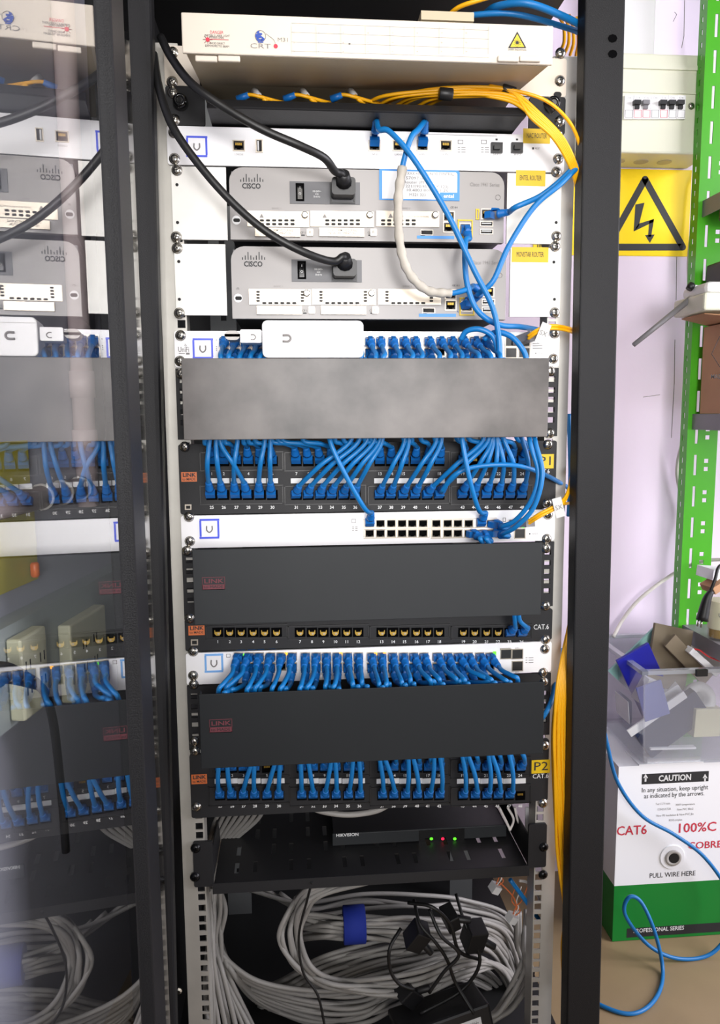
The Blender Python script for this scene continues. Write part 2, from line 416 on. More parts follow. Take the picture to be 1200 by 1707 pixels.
def plug_mesh():
    b = MB(BLUEPL)
    b.box(-.0058, .0058, -.004, .004, .0, .008)
    b.rbox(-.0057, .0057, -.016, -.007, -.0046, .0048, .0018, RX(90))     # local Z from .007 to .018
    b.add([(-.0035, .0050, .0065), (.0035, .0050, .0065), (.003, .0046, .0185), (-.003, .0046, .0185), (-.003, .0078, .0085), (.003, .0078, .0085), (.0016, .0066, .0165), (-.0016, .0066, .0165)],
          [(4, 7, 6, 5), (0, 4, 5, 1), (1, 5, 6, 2), (2, 6, 7, 3), (3, 7, 4, 0)])
    b.lathe([(.0055, .0155), (.0052, .018), (.0046, .0185), (.0049, .021), (.0043, .0215), (.0046, .024), (.0040, .0245), (.0043, .027), (.0036, .0305)], None, 12)
    return b.mesh('plug')
PLUG = plug_mesh()
def plug_at(parent, pos, dirv, label=None, up=(0, 0, 1)):
    d = Vector(dirv).normalized(); u = Vector(up); x = u.cross(d).normalized(); y = d.cross(x)
    M = Matrix((x, y, d)).transposed().to_4x4(); inst('plug', PLUG, parent, T4(pos) @ M, label)
    return Vector(pos)+d*.030
def cord(label, pts, ends, group=None, r=.0030, mats=BLUE, name='network_cable', cat='network cable', tape=None, per=7):
    """ends: (pos, dir) for start and finish or None; pts: the run between the two boots"""
    a = ends[0][0] if ends[0] else pts[0]
    root = thing(name, label, cat, a, group); run = list(pts)
    if ends[0]:
        e = plug_at(root, *ends[0]); run = [e-Vector(ends[0][1]).normalized()*.006, e]+run
    if ends[1]:
        e = plug_at(root, *ends[1]); run = run+[e, e-Vector(ends[1][1]).normalized()*.006]
    part('cable', MB(mats).tube(run, r, 8, per), root)
    if tape: part('tape_wrap', MB(TAPE).tube(tape, lambda t: .0052+.0006*math.sin(t*70), 10, 14), root, 'white tape wrapped round the cable')
    return root
DN = lambda a: Vector((0, -math.cos(math.radians(a)), -math.sin(math.radians(a))))
UPD = lambda a: Vector((0, -math.cos(math.radians(a)), math.sin(math.radians(a))))

# ------------------------------------------------------------------ fibre distribution box at the top
fb = thing('fibre_distribution_box', 'cream steel fibre distribution box with hinged lid at the top of the rack', 'distribution box', (0, -.05, -U))
YL = -.125
x0, x1, zl, zt_ = RC(303, 33, 922, 98, YL)
zk_ = P(600, 149, -.004).z
part('body', MB(CREAMIN).hull([Vector((x0+.004, YL+.004, zl)), Vector((x1-.004, YL+.004, zl)), Vector((x1-.004, YL+.004, zt_-.001)), Vector((x0+.004, YL+.004, zt_-.001))],
    [Vector((x0+.006, -.0045, zk_)), Vector((x1-.006, -.0045, zk_)), Vector((x1-.006, -.0045, zt_-.001)), Vector((x0+.006, -.0045, zt_-.001))]).box(x0+.006, x1-.006, -.0045, .12, zk_, zt_-.001), fb)
part('lid', MB(CREAM).box(x0, x1, YL, YL+.0038, zl, zt_+.001), fb, bevel=.0012)
for sx, xa in ((-1, x0+.004), (1, x1-.004)):
    part('mounting_ear', MB(CREAM).rbox(*sorted((sx*.2413, xa)), -.004, 0, -U, -.0005, .003), fb)
for xa, xb in ((325, 400), (830, 902)):
    xm_ = (xa+xb)/2
    part('hinge', MB(CREAM).pbox(xa, 92, xm_-.6, 102, YL-.004, YL-.0002).pbox(xm_+.6, 92, xb, 102, YL-.004, YL-.0002), fb, bevel=.0012)
screws(fb, ((288, 88), (287, 137), (934, 89), (933, 135)))
Yp = YL-.0004
t = MB(INKR).pt('DANGER', 361, 54, 5, Yp, wpx=22); t.lathe([(.0022, 0), (.0022, .0002)], T4(P(346, 66, Yp)) @ FRONT, 10, False)
for k in range(8):
    a = k*math.pi/4; p = P(346, 66, Yp); t.box(-.0048, .0048, -.0001, 0, -.0002, .0002, T4(p) @ Matrix.Rotation(a, 4, 'Y'))
t.pbox(350, 65.4, 381, 66.2, Yp-.0001, Yp)
t.use(INK).pt('INVISIBLE LASER LIGHT', 362, 59.5, 3.4, Yp, wpx=42).pt('WHEN OPEN', 362, 63, 3.4, Yp, wpx=22).pt('AVOID DIRECT', 362, 72.5, 3.4, Yp, wpx=26).pt('EXPOSURE TO BEAM', 362, 77, 3.4, Yp, wpx=40)
part('laser_warning_print', t, fb)
t = MB(INKB); c = P(434, 60, Yp); k = (P(444, 60, Yp).x-c.x)/10
for a0, a1 in ((100, 150), (160, 200), (210, 250), (300, 330)):
    pts = [(c.x+8.3*k*math.cos(math.radians(a)), c.z+8.3*k*math.sin(math.radians(a))) for a in range(a0, a1+1, 10)]
    t.prism(pts[::1]+[(c.x-2*k, c.z+3*k)], Yp-.0002, Yp)
for (dx, dy, dw, dh) in ((-7, -1, 8, 4), (-3, -5, 6, 3), (2, 3, 4, 5), (-6, 5, 9, 3), (-4, 9, 9, 2)): t.pbox(434+dx, 60+dy, 434+dx+dw, 60+dy+dh, Yp-.0003, Yp)
t.use(INKG)
t.tube([(c.x+8.8*k*math.cos(a*.35), Yp, c.z+8.8*k*math.sin(a*.35)) for a in range(19)], .0003, 5, 2)
t.tube([P(443, 56, Yp), P(456, 66, Yp), P(459, 74, Yp)], .0002, 5, 3)
t.pt('CRT', 434, 77, 8, Yp, wpx=34); t.pt('M31', 472, 66.5, 6.5, Yp, wpx=17)
t.use(INKR).lathe([(.0022, 0), (.0022, .0002)], T4(P(459.5, 77, Yp)) @ FRONT, 10, False)
part('globe_logo', t, fb)
t = MB(LTGREY)
for i in range(9): t.pbox(486+i*41, 44, 486.6+i*41, 90, Yp, YL)
for y in (44, 59, 75, 90): t.pbox(486, y, 815, y+.5, Yp, YL)
t.use(INKG)
for i in range(8):
    for j, y in enumerate((55, 71, 86)): t.pt(str(i*3+j+1), 490+i*41, y, 2.4, Yp)
t.use(INK).pbox(581, 72, 584, 74, Yp, YL)
part('label_grid', t, fb)
def tri(mb, pts, Y, th=.0003): return mb.prism([(P(x, y, Y).x, P(x, y, Y).z) for x, y in pts], Y-th, Y)
t = MB(INK); tri(t, ((847, 80), (877, 80), (862, 52.5)), Yp); t.use(SIGNY); tri(t, ((850.5, 78.3), (873.5, 78.3), (862, 57)), Yp-.0003)
t.use(INK); p = P(862, 71, Yp-.0007)
for kk in range(12): t.box(0, .0046 if kk % 2 else .0036, -.0001, 0, -.00025, .00025, T4(p) @ Matrix.Rotation(kk*math.pi/6, 4, 'Y'))
t.lathe([(.0016, 0), (.0016, .0002)], T4(p) @ FRONT, 10, False); t.pbox(874, 71.2, 862, 71.8, Yp-.0007, Yp-.0005)
t.pt('LASER RADIATION', 862, 83, 3, Yp, wpx=30)
part('laser_triangle', t, fb, 'yellow laser warning triangle')
tb = MB(CREAMIN).pbox(702, 19, 790, 34, -.05, .1)
solo('beige_tray', tb, 'small beige steel tray lying on top of the fibre distribution box', 'tray')

# ------------------------------------------------------------------ black fibre drawer
dr = thing('fibre_tray', 'black fibre patch drawer with a round knob at each end below the cream box', 'drawer unit', (0, -.03, -2*U))
for sx in (-1, 1):
    part('mounting_ear', MB(BLACKPAN).rbox(*sorted((sx*.2413, sx*.196)), -.004, 0, -2*U+.0005, -U-.0005, .003), dr)
x0, x1, z0, z1 = RC(345, 167, 877, 210, -.055)
z0 = max(z0, -2*U+.0015)
bdy = MB(BLACKPAN).box(x0, x1, -.0005, .15, z0+.001, z1-.004).box(x0, x1, -.05, -.0005, z0+.001, z0+.003)
part('tray', bdy, dr)
zc = P(600, 185, -.055).z
part('front_cover', MB(BLACKPAN).add([(x0, -.055, z0), (x1, -.055, z0), (x1, -.057, zc), (x0, -.057, zc), (x0, -.046, z1), (x1, -.046, z1), (x0, -.042, z0), (x1, -.042, z0), (x0, -.042, z1), (x1, -.042, z1)],
     [(0, 1, 2, 3), (3, 2, 5, 4), (4, 5, 9, 8), (7, 6, 8, 9), (1, 0, 6, 7), (0, 3, 4, 8, 6), (2, 1, 7, 9, 5)]), dr, bevel=.0006)
for x, y in ((302, 173), (918, 177)):
    part('knob', MB(BLACKGLOSS).lathe([(.0085, 0), (.0085, .010), (.0072, .013), (.004, .0135), (.0035, .012)], T4(P(x, y, -.004)) @ FRONT, 18), dr)
screws(dr, ((288, 155), (291, 200), (933, 202)))
part('slot', MB(DARKHOLE).prbox(923, 153, 936, 162, -.0046, -.004, 4), dr)

# ------------------------------------------------------------------ gateway
gw = thing('gateway_router', 'white rack gateway with two black fibre slots and a yellow label NAC ROUTER', 'router', (0, 0, -3*U))
faceplate(gw, 2)
Yg = -.004
badge(gw, 328, 244, 17.5, Yg, BADGE)
ports(gw, PORT_S, (398, 664, 743, 624, 704), 243, Yg)
u = MB(NICKEL).pframe(426, 232, 438, 254, 1.6, Yg-.0012, Yg).use(DARKHOLE).pbox(427, 233, 437, 253, Yg-.0003, Yg).use(INKW).pbox(429, 235, 431.5, 251, Yg-.001, Yg)
part('usb_port', u, gw)
for x in (828, 862):
    s_ = MB(BLACKPL).pbox(x-9, 237, x+10, 254, Yg-.004, Yg).pbox(x-4, 241, x+6, 248, Yg-.009, Yg-.004).pbox(x-2, 231, x+1.5, 234, Yg-.0004, Yg)
    part('fibre_slot', s_, gw)
t = MB(INKG)
for x, s_ in ((398, 'CONSOLE'), (624, 'LAN1'), (664, 'LAN2'), (704, 'WAN1'), (743, 'WAN2'), (828, 'SFP1'), (862, 'SFP2')): t.pt(s_, x, 257.5, 3, Yg-.0003, wpx=8+len(s_))
for x in (767, 806):
    t.pframe(x-4, 233, x+5, 240, 1, Yg-.0003, Yg)
    for j in range(3): t.pbox(x-4, 245+j*4, x, 246.2+j*4, Yg-.0003, Yg); t.pbox(x+2, 245+j*4, x+9, 246.2+j*4, Yg-.0003, Yg)
t.pbox(704, 225, 828, 225.6, Yg-.0003, Yg); t.pt('RESET', 896, 247.5, 3, Yg-.0003, wpx=8); t.use(INK).pbox(887, 245.5, 890, 249, Yg-.0003, Yg)
part('printed_marking', t, gw)
def ylabel(parent, x0, y0, x1, y1, s, Y, ink=INK, h=8):
    part('label', MB(LABELY).pbox(x0, y0, x1, y1, Y-.0006, Y).use(ink).pt(s, (x0+x1)/2, (y0+y1)/2, h, Y-.0009, wpx=(x1-x0)*.74), parent, 'yellow label reading '+s)
ylabel(gw, 872, 214.5, 917, 239, 'NAC ROUTER', Yg)
screws(gw, ((290, 221), (291, 265), (929, 223), (930, 265)))

# ------------------------------------------------------------------ two grey routers on white plates
def fan(mb, pts, Y): return mb.prism([(P(x, y, Y).x, P(x, y, Y).z) for x, y in pts], Y-.0004, Y)
def router(k, label, ox, oy, top, lab, labpos, upper):
    rt = thing('branch_router', label, 'router', (0, 0, -(k+2)*U))
    Yr = -.010
    x0, x1, z0, z1 = RC(383+ox, 283+oy, 840+ox, 402+oy, Yr)
    part('chassis', MB(ROUTDK).box(x0+.002, x1-.002, 0, .22, z0+.002, z1-.002), rt)
    part('front_panel', MB(ROUTER).rbox(x0, x1, Yr, -.0002, z0, z1, .016, seg=5, which=(1, 1, 0, 0)), rt)
    for a, b, c, d in ((287, 378, 280, 402), (845, 935, 282, 402)):
        if not upper: a, b, c, d = a+5, b-1, c+131, d+126
        xa, xb, _, _ = RC(a, c, b, d, -.004)
        m = MB(PLATE).box(xa, xb, -.004, -.0006, -(k+2)*U+.0036, -k*U-.0015)
        part('mounting_plate', m, rt, 'worn white mounting plate')
    hm = MB(DARKHOLE)
    for x, y in ((295, 308), (296, 371), (926, 309), (927, 371)):
        X_, Y_ = (x, y) if upper else (x+3 if x < 600 else x-3, y+128)
        hm.lathe([(.0019, 0), (.0019, .0004)], T4(P(X_, Y_, -.004)) @ FRONT, 10, False)
    part('plate_hole', hm, rt)
    Yq = Yr-.0004
    q = lambda x, y: (x+ox, y+oy)
    t = MB(INK)
    for i, h in enumerate((4, 7, 13, 7, 4, 7, 13, 7, 4)): t.pbox(400.5+i*4.6+ox, 303-h+oy, 402+i*4.6+ox, 303+oy, Yq, Yr)
    t.pt('CISCO', *q(419, 310.5), 8.5, Yq, .03, wpx=31)
    part('logo', t, rt)
    t = MB(INKG).pt('Cisco 1941 Series', *q(808, 308), 6, Yq, .01, wpx=49)
    t.pt('EHWIC 1', *q(461, 347.5), 3, Yq, wpx=15); t.pt('EHWIC 0', *q(676, 347.5), 3, Yq, wpx=15); t.tube([(P(*q(830, 329), Yq)+Vector((.003*math.cos(a), 0, .003*math.sin(a)))) for a in [i*.5 for i in range(14)]], .0003, 5, 1)
    t.use(INK); t.pt('GE 0/1', *q(757, 346), 3, Yq, wpx=12)
    for x in (505, 617, 705): t.pt('CF %d' % (x % 2), *q(x, 388), 3.4, Yq, wpx=8); t.pbox(x-3+ox, 391+oy, x+3+ox, 393+oy, Yq, Yr)
    t.use(STKBLUE).pbox(695+ox, 393+oy, 757+ox, 398+oy, Yq, Yr)
    part('printed_marking', t, rt)
    pw = part('power_inlet', MB(ROUTDK).pbox(483+ox, 303+oy, 600+ox, 340+oy, Yr-.0012, Yr).use(BLACKPL).pframe(550+ox, 304+oy, 592+ox, 339+oy, 3, Yr-.003, Yr-.0012), rt)
    part('rocker_switch', MB(BLACKDK).pbox(493+ox, 305+oy, 507+ox, 335+oy, Yr-.002, Yr-.0012).use(BLACKGLOSS).pbox(496+ox, 308+oy, 504+ox, 332+oy, Yr-.004, Yr-.002).use(INKW).pt('I', *q(500, 313), 4, Yr-.0043).pt('O', *q(500, 323), 4, Yr-.0043), pw)
    part('rating_print', MB(INKW).pt('100-240V~', *q(528, 319), 3, Yr-.0015, wpx=14).pt('2.5A', *q(528, 323.5), 3, Yr-.0015, wpx=6).pt('50-60 Hz', *q(528, 328), 3, Yr-.0015, wpx=11), pw)
    part('lock_slot', MB(INKW).lathe([(.0052, 0), (.0052, .0004)], T4(P(*q(394, 367), Yr)) @ FRONT, 18, False).use(DARKHOLE).prbox(389+ox, 364+oy, 400+ox, 370+oy, Yr-.0007, Yr-.0004, 2.5), rt)
    t = MB(INKG).tube([P(*q(392, 353), Yq), P(*q(392, 350), Yq), P(*q(395, 350), Yq), P(*q(395, 353), Yq)], .0003, 5, 2); part('lock_print', t, rt)
    for ci, (cx0, cx1) in enumerate(((412, 515), (517, 623), (627, 732))):
        c = part('interface_card', MB(NICKEL).pbox(cx0+ox, 352+oy, cx1+ox, 378+oy, Yr-.002, Yr), rt, 'silver blank interface card')
        if upper or ci == 2 and False:
            h = MB(DARKHOLE); base = 441+ci*105-(12 if ci == 2 else 0)-(4 if ci == 0 else 0)
            for r_ in range(2):
                for n_ in range(6): h.prbox(base+n_*10.2-4+ox, 365.5+r_*6.2+oy, base+n_*10.2+3+ox, 369.3+r_*6.2+oy, Yr-.0024, Yr-.002, 1.5)
            part('vent_slots', h, c)
            t = MB(INKG).pt('DO NOT REMOVE BEFORE INSTALLING', cx0+64+ox, 361+oy, 2.6, Yr-.0023, wpx=48); tri(t, ((cx0+20+ox, 363+oy), (cx0+28+ox, 363+oy), (cx0+24+ox, 356+oy)), Yr-.002, .0003)
            part('card_print', t, c)
        else:
            h = MB(DARKHOLE)
            for n_ in range(6): h.prbox(cx0+22+n_*10+ox, 373.5+oy, cx0+29+n_*10+ox, 377+oy, Yr-.0024, Yr-.002, 1.5)
            for xx in (cx0+12, cx0+86):
                for n_ in range(4): h.prbox(xx+ox, 355+n_*5+oy, xx+6+ox, 358+n_*5+oy, Yr-.0024, Yr-.002, 1.2)
            part('vent_slots', h, c)
        part('thumb_screw', MB(SCREW).lathe([(.0042, 0), (.0042, .003), (.003, .0042)], T4(P(cx1-7+ox, 359+oy, Yr-.002)) @ FRONT, 12), c)
        if ci < 2:
            bx = 425+ci*107; tl = MB(NICKEL).pbox(bx+ox, 380+oy, bx+75+ox, 394+oy, Yr-.004, Yr)
            if upper: tl.use(INK).pt('DO NOT REMOVE DURING', bx+38+ox, 384+oy, 3.8, Yr-.0043, .01, wpx=50).pt('NETWORK OPERATION', bx+38+ox, 389+oy, 3.8, Yr-.0043, .01, wpx=44)
            part('pull_tab', tl, rt); part('latch', MB(NICKEL).prbox(511+ci*106+ox, 381+oy, 522+ci*106+ox, 393+oy, Yr-.003, Yr, 2).use(INK).pt('B' if ci else '8', 516.5+ci*106+ox, 387+oy, 5, Yr-.0033), rt)
    part('mini_usb_port', MB(NICKEL).pframe(701+ox, 383+oy, 722+ox, 392+oy, 1, Yr-.001, Yr).use(DARKHOLE).pbox(702+ox, 384+oy, 721+ox, 391+oy, Yr-.0004, Yr), rt)
    for yy in (361, 379): inst('ethernet_port', PORT_S, rt, T4(P(748+ox, yy+oy, Yr)) @ FRONT)
    inst('ethernet_port', PORT_S, rt, T4(P(775+ox, 381+oy, Yr)) @ FRONT)
    part('port_border', MB(LABELY).pframe(763+ox, 366+oy, 788+ox, 396+oy, 2, Yr-.0014, Yr), rt, 'yellow border')
    inst('ethernet_port', PORT_S, rt, T4(P(811+ox, 357+oy, Yr)) @ FRONT)
    part('port_border', MB(LABELY).pframe(793+ox, 348+oy, 799+ox, 366+oy, 2, Yr-.0014, Yr), rt, 'yellow mark')
    for yy in (373, 386): part('usb_port', MB(NICKEL).pframe(800+ox, yy-4.5+oy, 822+ox, yy+4.5+oy, 1.4, Yr-.001, Yr).use(DARKHOLE).pbox(801+ox, yy-3.5+oy, 821+ox, yy+3.5+oy, Yr-.0004, Yr).use(INKW).pbox(803+ox, yy-1.8+oy, 819+ox, yy+oy, Yr-.0008, Yr), rt)
    ylabel(rt, *labpos, lab, -.004)
    return rt
r1 = router(3, 'upper grey branch router with a blue and white sticker and label ENTEL ROUTER', 0, 0, 283, 'ENTEL ROUTER', (860, 284, 909, 310), True)
screws(r1, ((295, 284), (294, 395), (927, 287), (927, 394)))
st = MB(STKBLUE).prbox(632, 283, 766, 334, -.0108, -.0100, 4, (1, 0, 0, 0)).use(INKW).prbox(637, 286, 762, 332, -.0112, -.0108, 4, (1, 0, 0, 0)).use(STKBLUE).pbox(733, 321, 766, 334, -.0115, -.0112)
st.use(INKW).pt('entel', 748, 327, 6, -.0118, .02, wpx=17)
st.use(INKG)
for x, y, s_ in ((718, 290, 'XXX 43070 PUNTO CENTRAL'), (690, 297, '157097 (i)'), (692, 304, 'Router (PE)'), (712, 311, '221/190/45 (40 Y 123)'), (712, 317.5, '10.4003.801   0/1 25'), (696, 325, 'M321 323')): st.pt(s_, x, y, 4.6, -.0115, wpx=len(s_)*3.4)
part('sticker', st, r1, 'white sticker with a blue frame and handwriting')
r2 = router(5, 'lower grey branch router, stained white plates, its vents in a single row', 3, 130, 411, 'MOVISTAR ROUTER', (853, 412, 914, 437), False)
screws(r2, ((295.5, 414), (299, 522), (925, 411), (924, 521)))

# ------------------------------------------------------------------ switches
sw = thing('network_switch', 'white 48 port switch behind the white adapter, full of blue plugs', 'switch', (0, 0, -8.33*U))
faceplate(sw, 7.333); Ys = -.004
badge(sw, 338, 581, 17, Ys, BADGE)
t = MB(INKG).pt('UniFi', 306, 583, 9, Ys-.0003, .01, wpx=18); t.pbox(298, 589, 308, 590, Ys-.0003, Ys); t.pbox(310, 588, 316, 591, Ys-.0003, Ys)
for rr in (3, 5): t.tube([P(306+rr*math.cos(a), 578-rr*math.sin(a), Ys-.0004) for a in (.2, .7, 1.2)], .0003, 5, 2)
for y in (566, 577, 580, 583): t.pbox(360, y, 361.5, y+1.5, Ys-.0003, Ys)
for j in range(3): t.pbox(888, 572+j*4, 904, 573.2+j*4, Ys-.0003, Ys)
t.pbox(892, 588, 894, 590, Ys-.0003, Ys); t.pt('RESET', 902, 589, 2.6, Ys-.0003, wpx=9)
part('printed_marking', t, sw)
COLU = [374, 392, 411, 430, 448, 466, 489, 507, 525, 544, 562, 580, 598, 616, 634, 654, 673, 691, 714, 734, 752, 771, 790, 808]
ports(sw, PORT_SMALL, COLU, 568, Ys); ports(sw, PORT_SMALL, COLU, 587, Ys)
for x, y in ((852, 569), (852, 588), (874, 569), (874, 588)): part('fibre_slot', MB(NICKEL).pframe(x-10, y-9, x+10, y+9, 1.3, Ys-.0012, Ys).use(BLACKPL).pbox(x-9, y-8, x+9, y+8, Ys-.0006, Ys), sw)
screws(sw, ((301, 559.5), (300, 602), (924, 556), (922, 598)))

s2 = thing('network_switch', 'white 24 port switch with mostly empty ports in the middle of the rack', 'switch', (0, 0, -13.33*U))
faceplate(s2, 12.45, .945)
badge(s2, 349, 881.5, 16.5, Ys, BADGE)
COLM = [616, 634, 652, 670, 687, 705, 727, 746, 763, 781, 801, 818]
part('port_block', MB(NICKEL).pframe(606, 864, 716, 897, 1, Ys-.0008, Ys).pframe(718, 864, 828, 897, 1, Ys-.0008, Ys).pbox(606, 880, 828, 881.6, Ys-.0012, Ys), s2)
ports(s2, PORT_SMALL, COLM, 872.5, Ys); ports(s2, PORT_SMALL, COLM, 889, Ys)
t = MB(INKG).pframe(586, 865, 593, 872, .8, Ys-.0003, Ys)
for j in range(3): t.pbox(587, 878+j*3, 590, 879+j*3, Ys-.0003, Ys); t.pbox(592, 878+j*3, 596, 879+j*3, Ys-.0003, Ys)
part('status_icon', t, s2); t = MB(INKG).pframe(838, 863, 843, 870, .8, Ys-.0003, Ys); part('link_icon', t, s2); t = MB(INKG); t.pt('RESET', 892, 890, 2.6, Ys-.0003, wpx=9); t.use(INK).pbox(882, 889, 884, 891, Ys-.0003, Ys)
part('printed_marking', t, s2)
for y in (872, 890): part('fibre_slot', MB(NICKEL).pframe(857, y-9, 876, y+8, 1.3, Ys-.0012, Ys).use(BLACKPL).pbox(858, y-8, 875, y+7, Ys-.0006, Ys), s2)
part('status_led', MB(GLED).pbox(858, 877, 862, 880, Ys-.0016, Ys-.0012).pbox(870, 877, 874, 880, Ys-.0016, Ys-.0012), s2)
screws(s2, ((315, 861.5), (316.5, 902), (913, 858), (911, 898)))

s3 = thing('network_switch', 'lower white 48 port switch with a row of blue plugs arching down', 'switch', (0, 0, -17.33*U))
faceplate(s3, 16.46, .96)
badge(s3, 356.5, 1105.5, 15.5, Ys, BADGEL)
COLL = [398, 415.5, 432, 451, 469, 487, 509, 527, 544, 562, 579, 597, 619, 636, 654, 672, 689, 706, 728, 746, 763, 780, 799, 816]
ports(s3, PORT_SMALL, COLL, 1094, Ys); ports(s3, PORT_SMALL, COLL, 1111, Ys)
t = MB(INKG).pframe(377, 1090, 384, 1096, .8, Ys-.0003, Ys)
part('status_icon', t, s3); t = MB(INKG)
for j in range(3): t.pbox(876, 1096+j*4, 879, 1097+j*4, Ys-.0003, Ys); t.pbox(881, 1096+j*4, 889, 1097+j*4, Ys-.0003, Ys)
part('printed_marking', t, s3); t = MB(INKG); t.pt('SFP1', 862, 1081, 2.8, Ys-.0003, wpx=7); t.pt('SFP2', 862, 1121, 2.8, Ys-.0003, wpx=7)
part('slot_print', t, s3); part('slot_tab', MB(LTGREY).pbox(833, 1080, 851, 1084, Ys-.0003, Ys), s3)
for x, y in ((844, 1091), (863, 1091), (863, 1111)): part('fibre_slot', MB(NICKEL).pframe(x-10, y-9, x+9, y+8, 1.2, Ys-.0012, Ys).use(BLACKPL).pbox(x-9, y-8, x+8, y+7, Ys-.0006, Ys), s3)
ld = MB(ALED)
for x in (477, 568, 626, 641): ld.pbox(x-2.5, 1088, x+2.5, 1092, Ys-.0018, Ys-.0012)
ld.use(GLED).pbox(403, 1090, 408, 1094, Ys-.0018, Ys-.0012).pbox(822, 1086, 827, 1092, Ys-.0018, Ys-.0012)
part('status_led', ld, s3)
screws(s3, ((322, 1086), (322, 1126), (908, 1082), (905, 1121)))

# ------------------------------------------------------------------ cable ducts
def duct(k, label, m, px, corners, logo=None, tops=()):
    d = thing('cable_duct', label, 'cable duct', (0, -.05, -(k+2)*U))
    YD = -.095
    z1, z0 = -k*U-.001, -(k+2)*U+.001
    for sx in (-1, 1):
        xs = [.2413, .237, .2285, .200]; hz = [.014, .028, .040, .053, .066]
        X = sorted(sx*v for v in xs); br = [z0]
        for h in sorted(hz, reverse=True): br += [z1-h-.0035, z1-h+.0035]
        br.append(z1); hi = 1
        part('mounting_ear', MB(BLACKPAN).grid(X, br, lambda i, j: i == 1 and j % 2 == 1, -.004, -.0006), d)
    part('back_plate', MB(BLACKIN).box(-.2, .2, -.004, -.0006, z0, z1), d)
    x0 = (P(px[0], px[1], YD).x+P(px[0], px[3], YD).x)/2; x1 = (P(px[2], px[1], YD).x+P(px[2], px[3], YD).x)/2
    zt1 = P(600, px[1], YD).z; zb1 = P(600, px[3], YD).z
    part('cover', MB(m).box(x0, x1, YD, YD+.002, zb1, zt1).box(x0, x0+.002, YD+.002, YD+.012, zb1, zt1).box(x1-.002, x1, YD+.002, YD+.012, zb1, zt1), d, bevel=.0007)
    for zc in (zt1-.006, zb1+.006):
        for i in (range(9) if zc < -.9 or zc < zt1-.02 else ()):
            xx = x0+.012+(x1-x0-.024)*i/8
            part('comb_finger', MB(BLACKPL).box(xx-.0015, xx+.0015, YD+.004, -.004, zc-.004, zc+.004), d)
    if logo:
        lx0, ly0, lx1, ly1 = logo
        part('logo', MB(INKDR).pframe(lx0, ly0, lx1, ly1, .8, YD-.0003, YD).pt('LINK', (lx0+lx1)/2, ly0+7, 7.5, YD-.0004, .02, wpx=(lx1-lx0)*.86).pbox(lx0, (ly0+ly1)/2+2, lx1, ly1, YD-.0003, YD).use(m).pt('to MADE', (lx0+lx1)/2, ly1-4.5, 5, YD-.0006, wpx=(lx1-lx0)*.86), d)
    return d, x0, x1, zt1, zb1
d1 = duct(8.333, 'black cable duct with a dusty scuffed cover below the white adapter', DUSTDUCT, (304, 597, 914, 731), None)
d2 = duct(13.40, 'black cable duct with a faint red logo below the 24 port switch', BLACKDUCT, (322, 911, 902, 1034), None, (337, 962, 375, 983))
d3 = duct(17.43, 'black cable duct with a faint red logo below the arching blue cords', DUCTDK, (333, 1148, 906, 1270), None, (349, 1199, 387, 1221))
screws(d1[0], ((302, 623), (917, 619), (916, 722)))
screws(d2[0], ((312, 918), (316, 1030.5), (910, 914), (909, 1010)))
screws(d3[0], ((323, 1141), (324, 1236), (906, 1137), (908, 1243)))

# ------------------------------------------------------------------ patch panels
XP1 = [353, 373, 394, 414, 434, 454, 494, 514, 534, 553, 573, 592, 633, 652, 672, 692, 712, 732, 771, 790, 811, 831, 851, 870]
XP2 = [367, 387, 406, 425, 445, 465, 503, 522, 541, 560, 580, 599, 637, 656, 675, 695, 713, 732, 771, 791, 810, 829, 848, 867]
XC6 = [363, 383, 402, 422, 441, 461, 500, 520, 539, 559, 578, 597, 636, 655, 674, 694, 713, 732, 772, 791, 811, 830, 849, 869]
Yk = -.004
def panel48(k, label, xs, yt, yb, ynt, ynb, ytag, lx, ly, scr, name):
    p = thing('patch_panel', label, 'patch panel', (0, 0, -(k+2)*U))
    faceplate(p, k, 2, BLACKPAN, .03, BLACKIN)
    for g in range(4):
        a, b = xs[g*6]-20, xs[g*6+5]+18
        for y in (yt, yb): part('port_bezel', MB(BLACKPL).pframe(a, y-16, b, y+16, 1.5, Yk-.002, Yk).use(BLACKPAN).pbox(a+1, y-15, b-1, y+15, Yk-.0008, Yk), p)
        tg = MB(TAG); 
        for i in range(6): tg.pbox(xs[g*6+i]-9.3, ytag-4.2, xs[g*6+i]+9.3, ytag+4.2, Yk-.0008, Yk)
        part('label_strip', tg, p, 'white label strip')
    ports(p, PORT_K, xs, yt, Yk-.0008); ports(p, PORT_K, xs, yb, Yk-.0008)
    t = MB(INKW)
    for i, x in enumerate(xs): t.pt(str(i+1), x, ynt, 5, Yk-.0022, .01); t.pt(str(i+25), x, ynb, 5, Yk-.0004, .015)
    part('port_numbers', t, p, 'white printed port numbers')
    part('maker_label', MB(ORANGE).pbox(lx, ly, lx+26, ly+16, Yk-.0005, Yk).use(INK).pt('LINK', lx+13, ly+5, 6.5, Yk-.0008, .03, wpx=22).pt('to MADE', lx+13, ly+12, 4.4, Yk-.0008, .01, wpx=22), p, 'orange maker label')
    screws(p, scr); return p
p1 = panel48(10.43, 'black 48 port patch panel with yellow P1 label and tangled blue cords', XP1, 769, 825, 790, 846, 801.5, 302, 787, ((308, 744.7), (913, 741), (912, 839)), 'P1')
part('cage_nut', MB(NICKEL).pframe(308, 841, 319, 850, 2, Yk-.0008, Yk).use(DARKHOLE).pbox(310, 843, 317, 848, Yk-.0004, Yk), p1)
ylabel(p1, 897, 757, 923, 781, 'P1', Yk, INK, 15)
part('category_print', MB(INKW).pt('CAT.6', 905, 786, 7, Yk-.0004, wpx=22), p1)
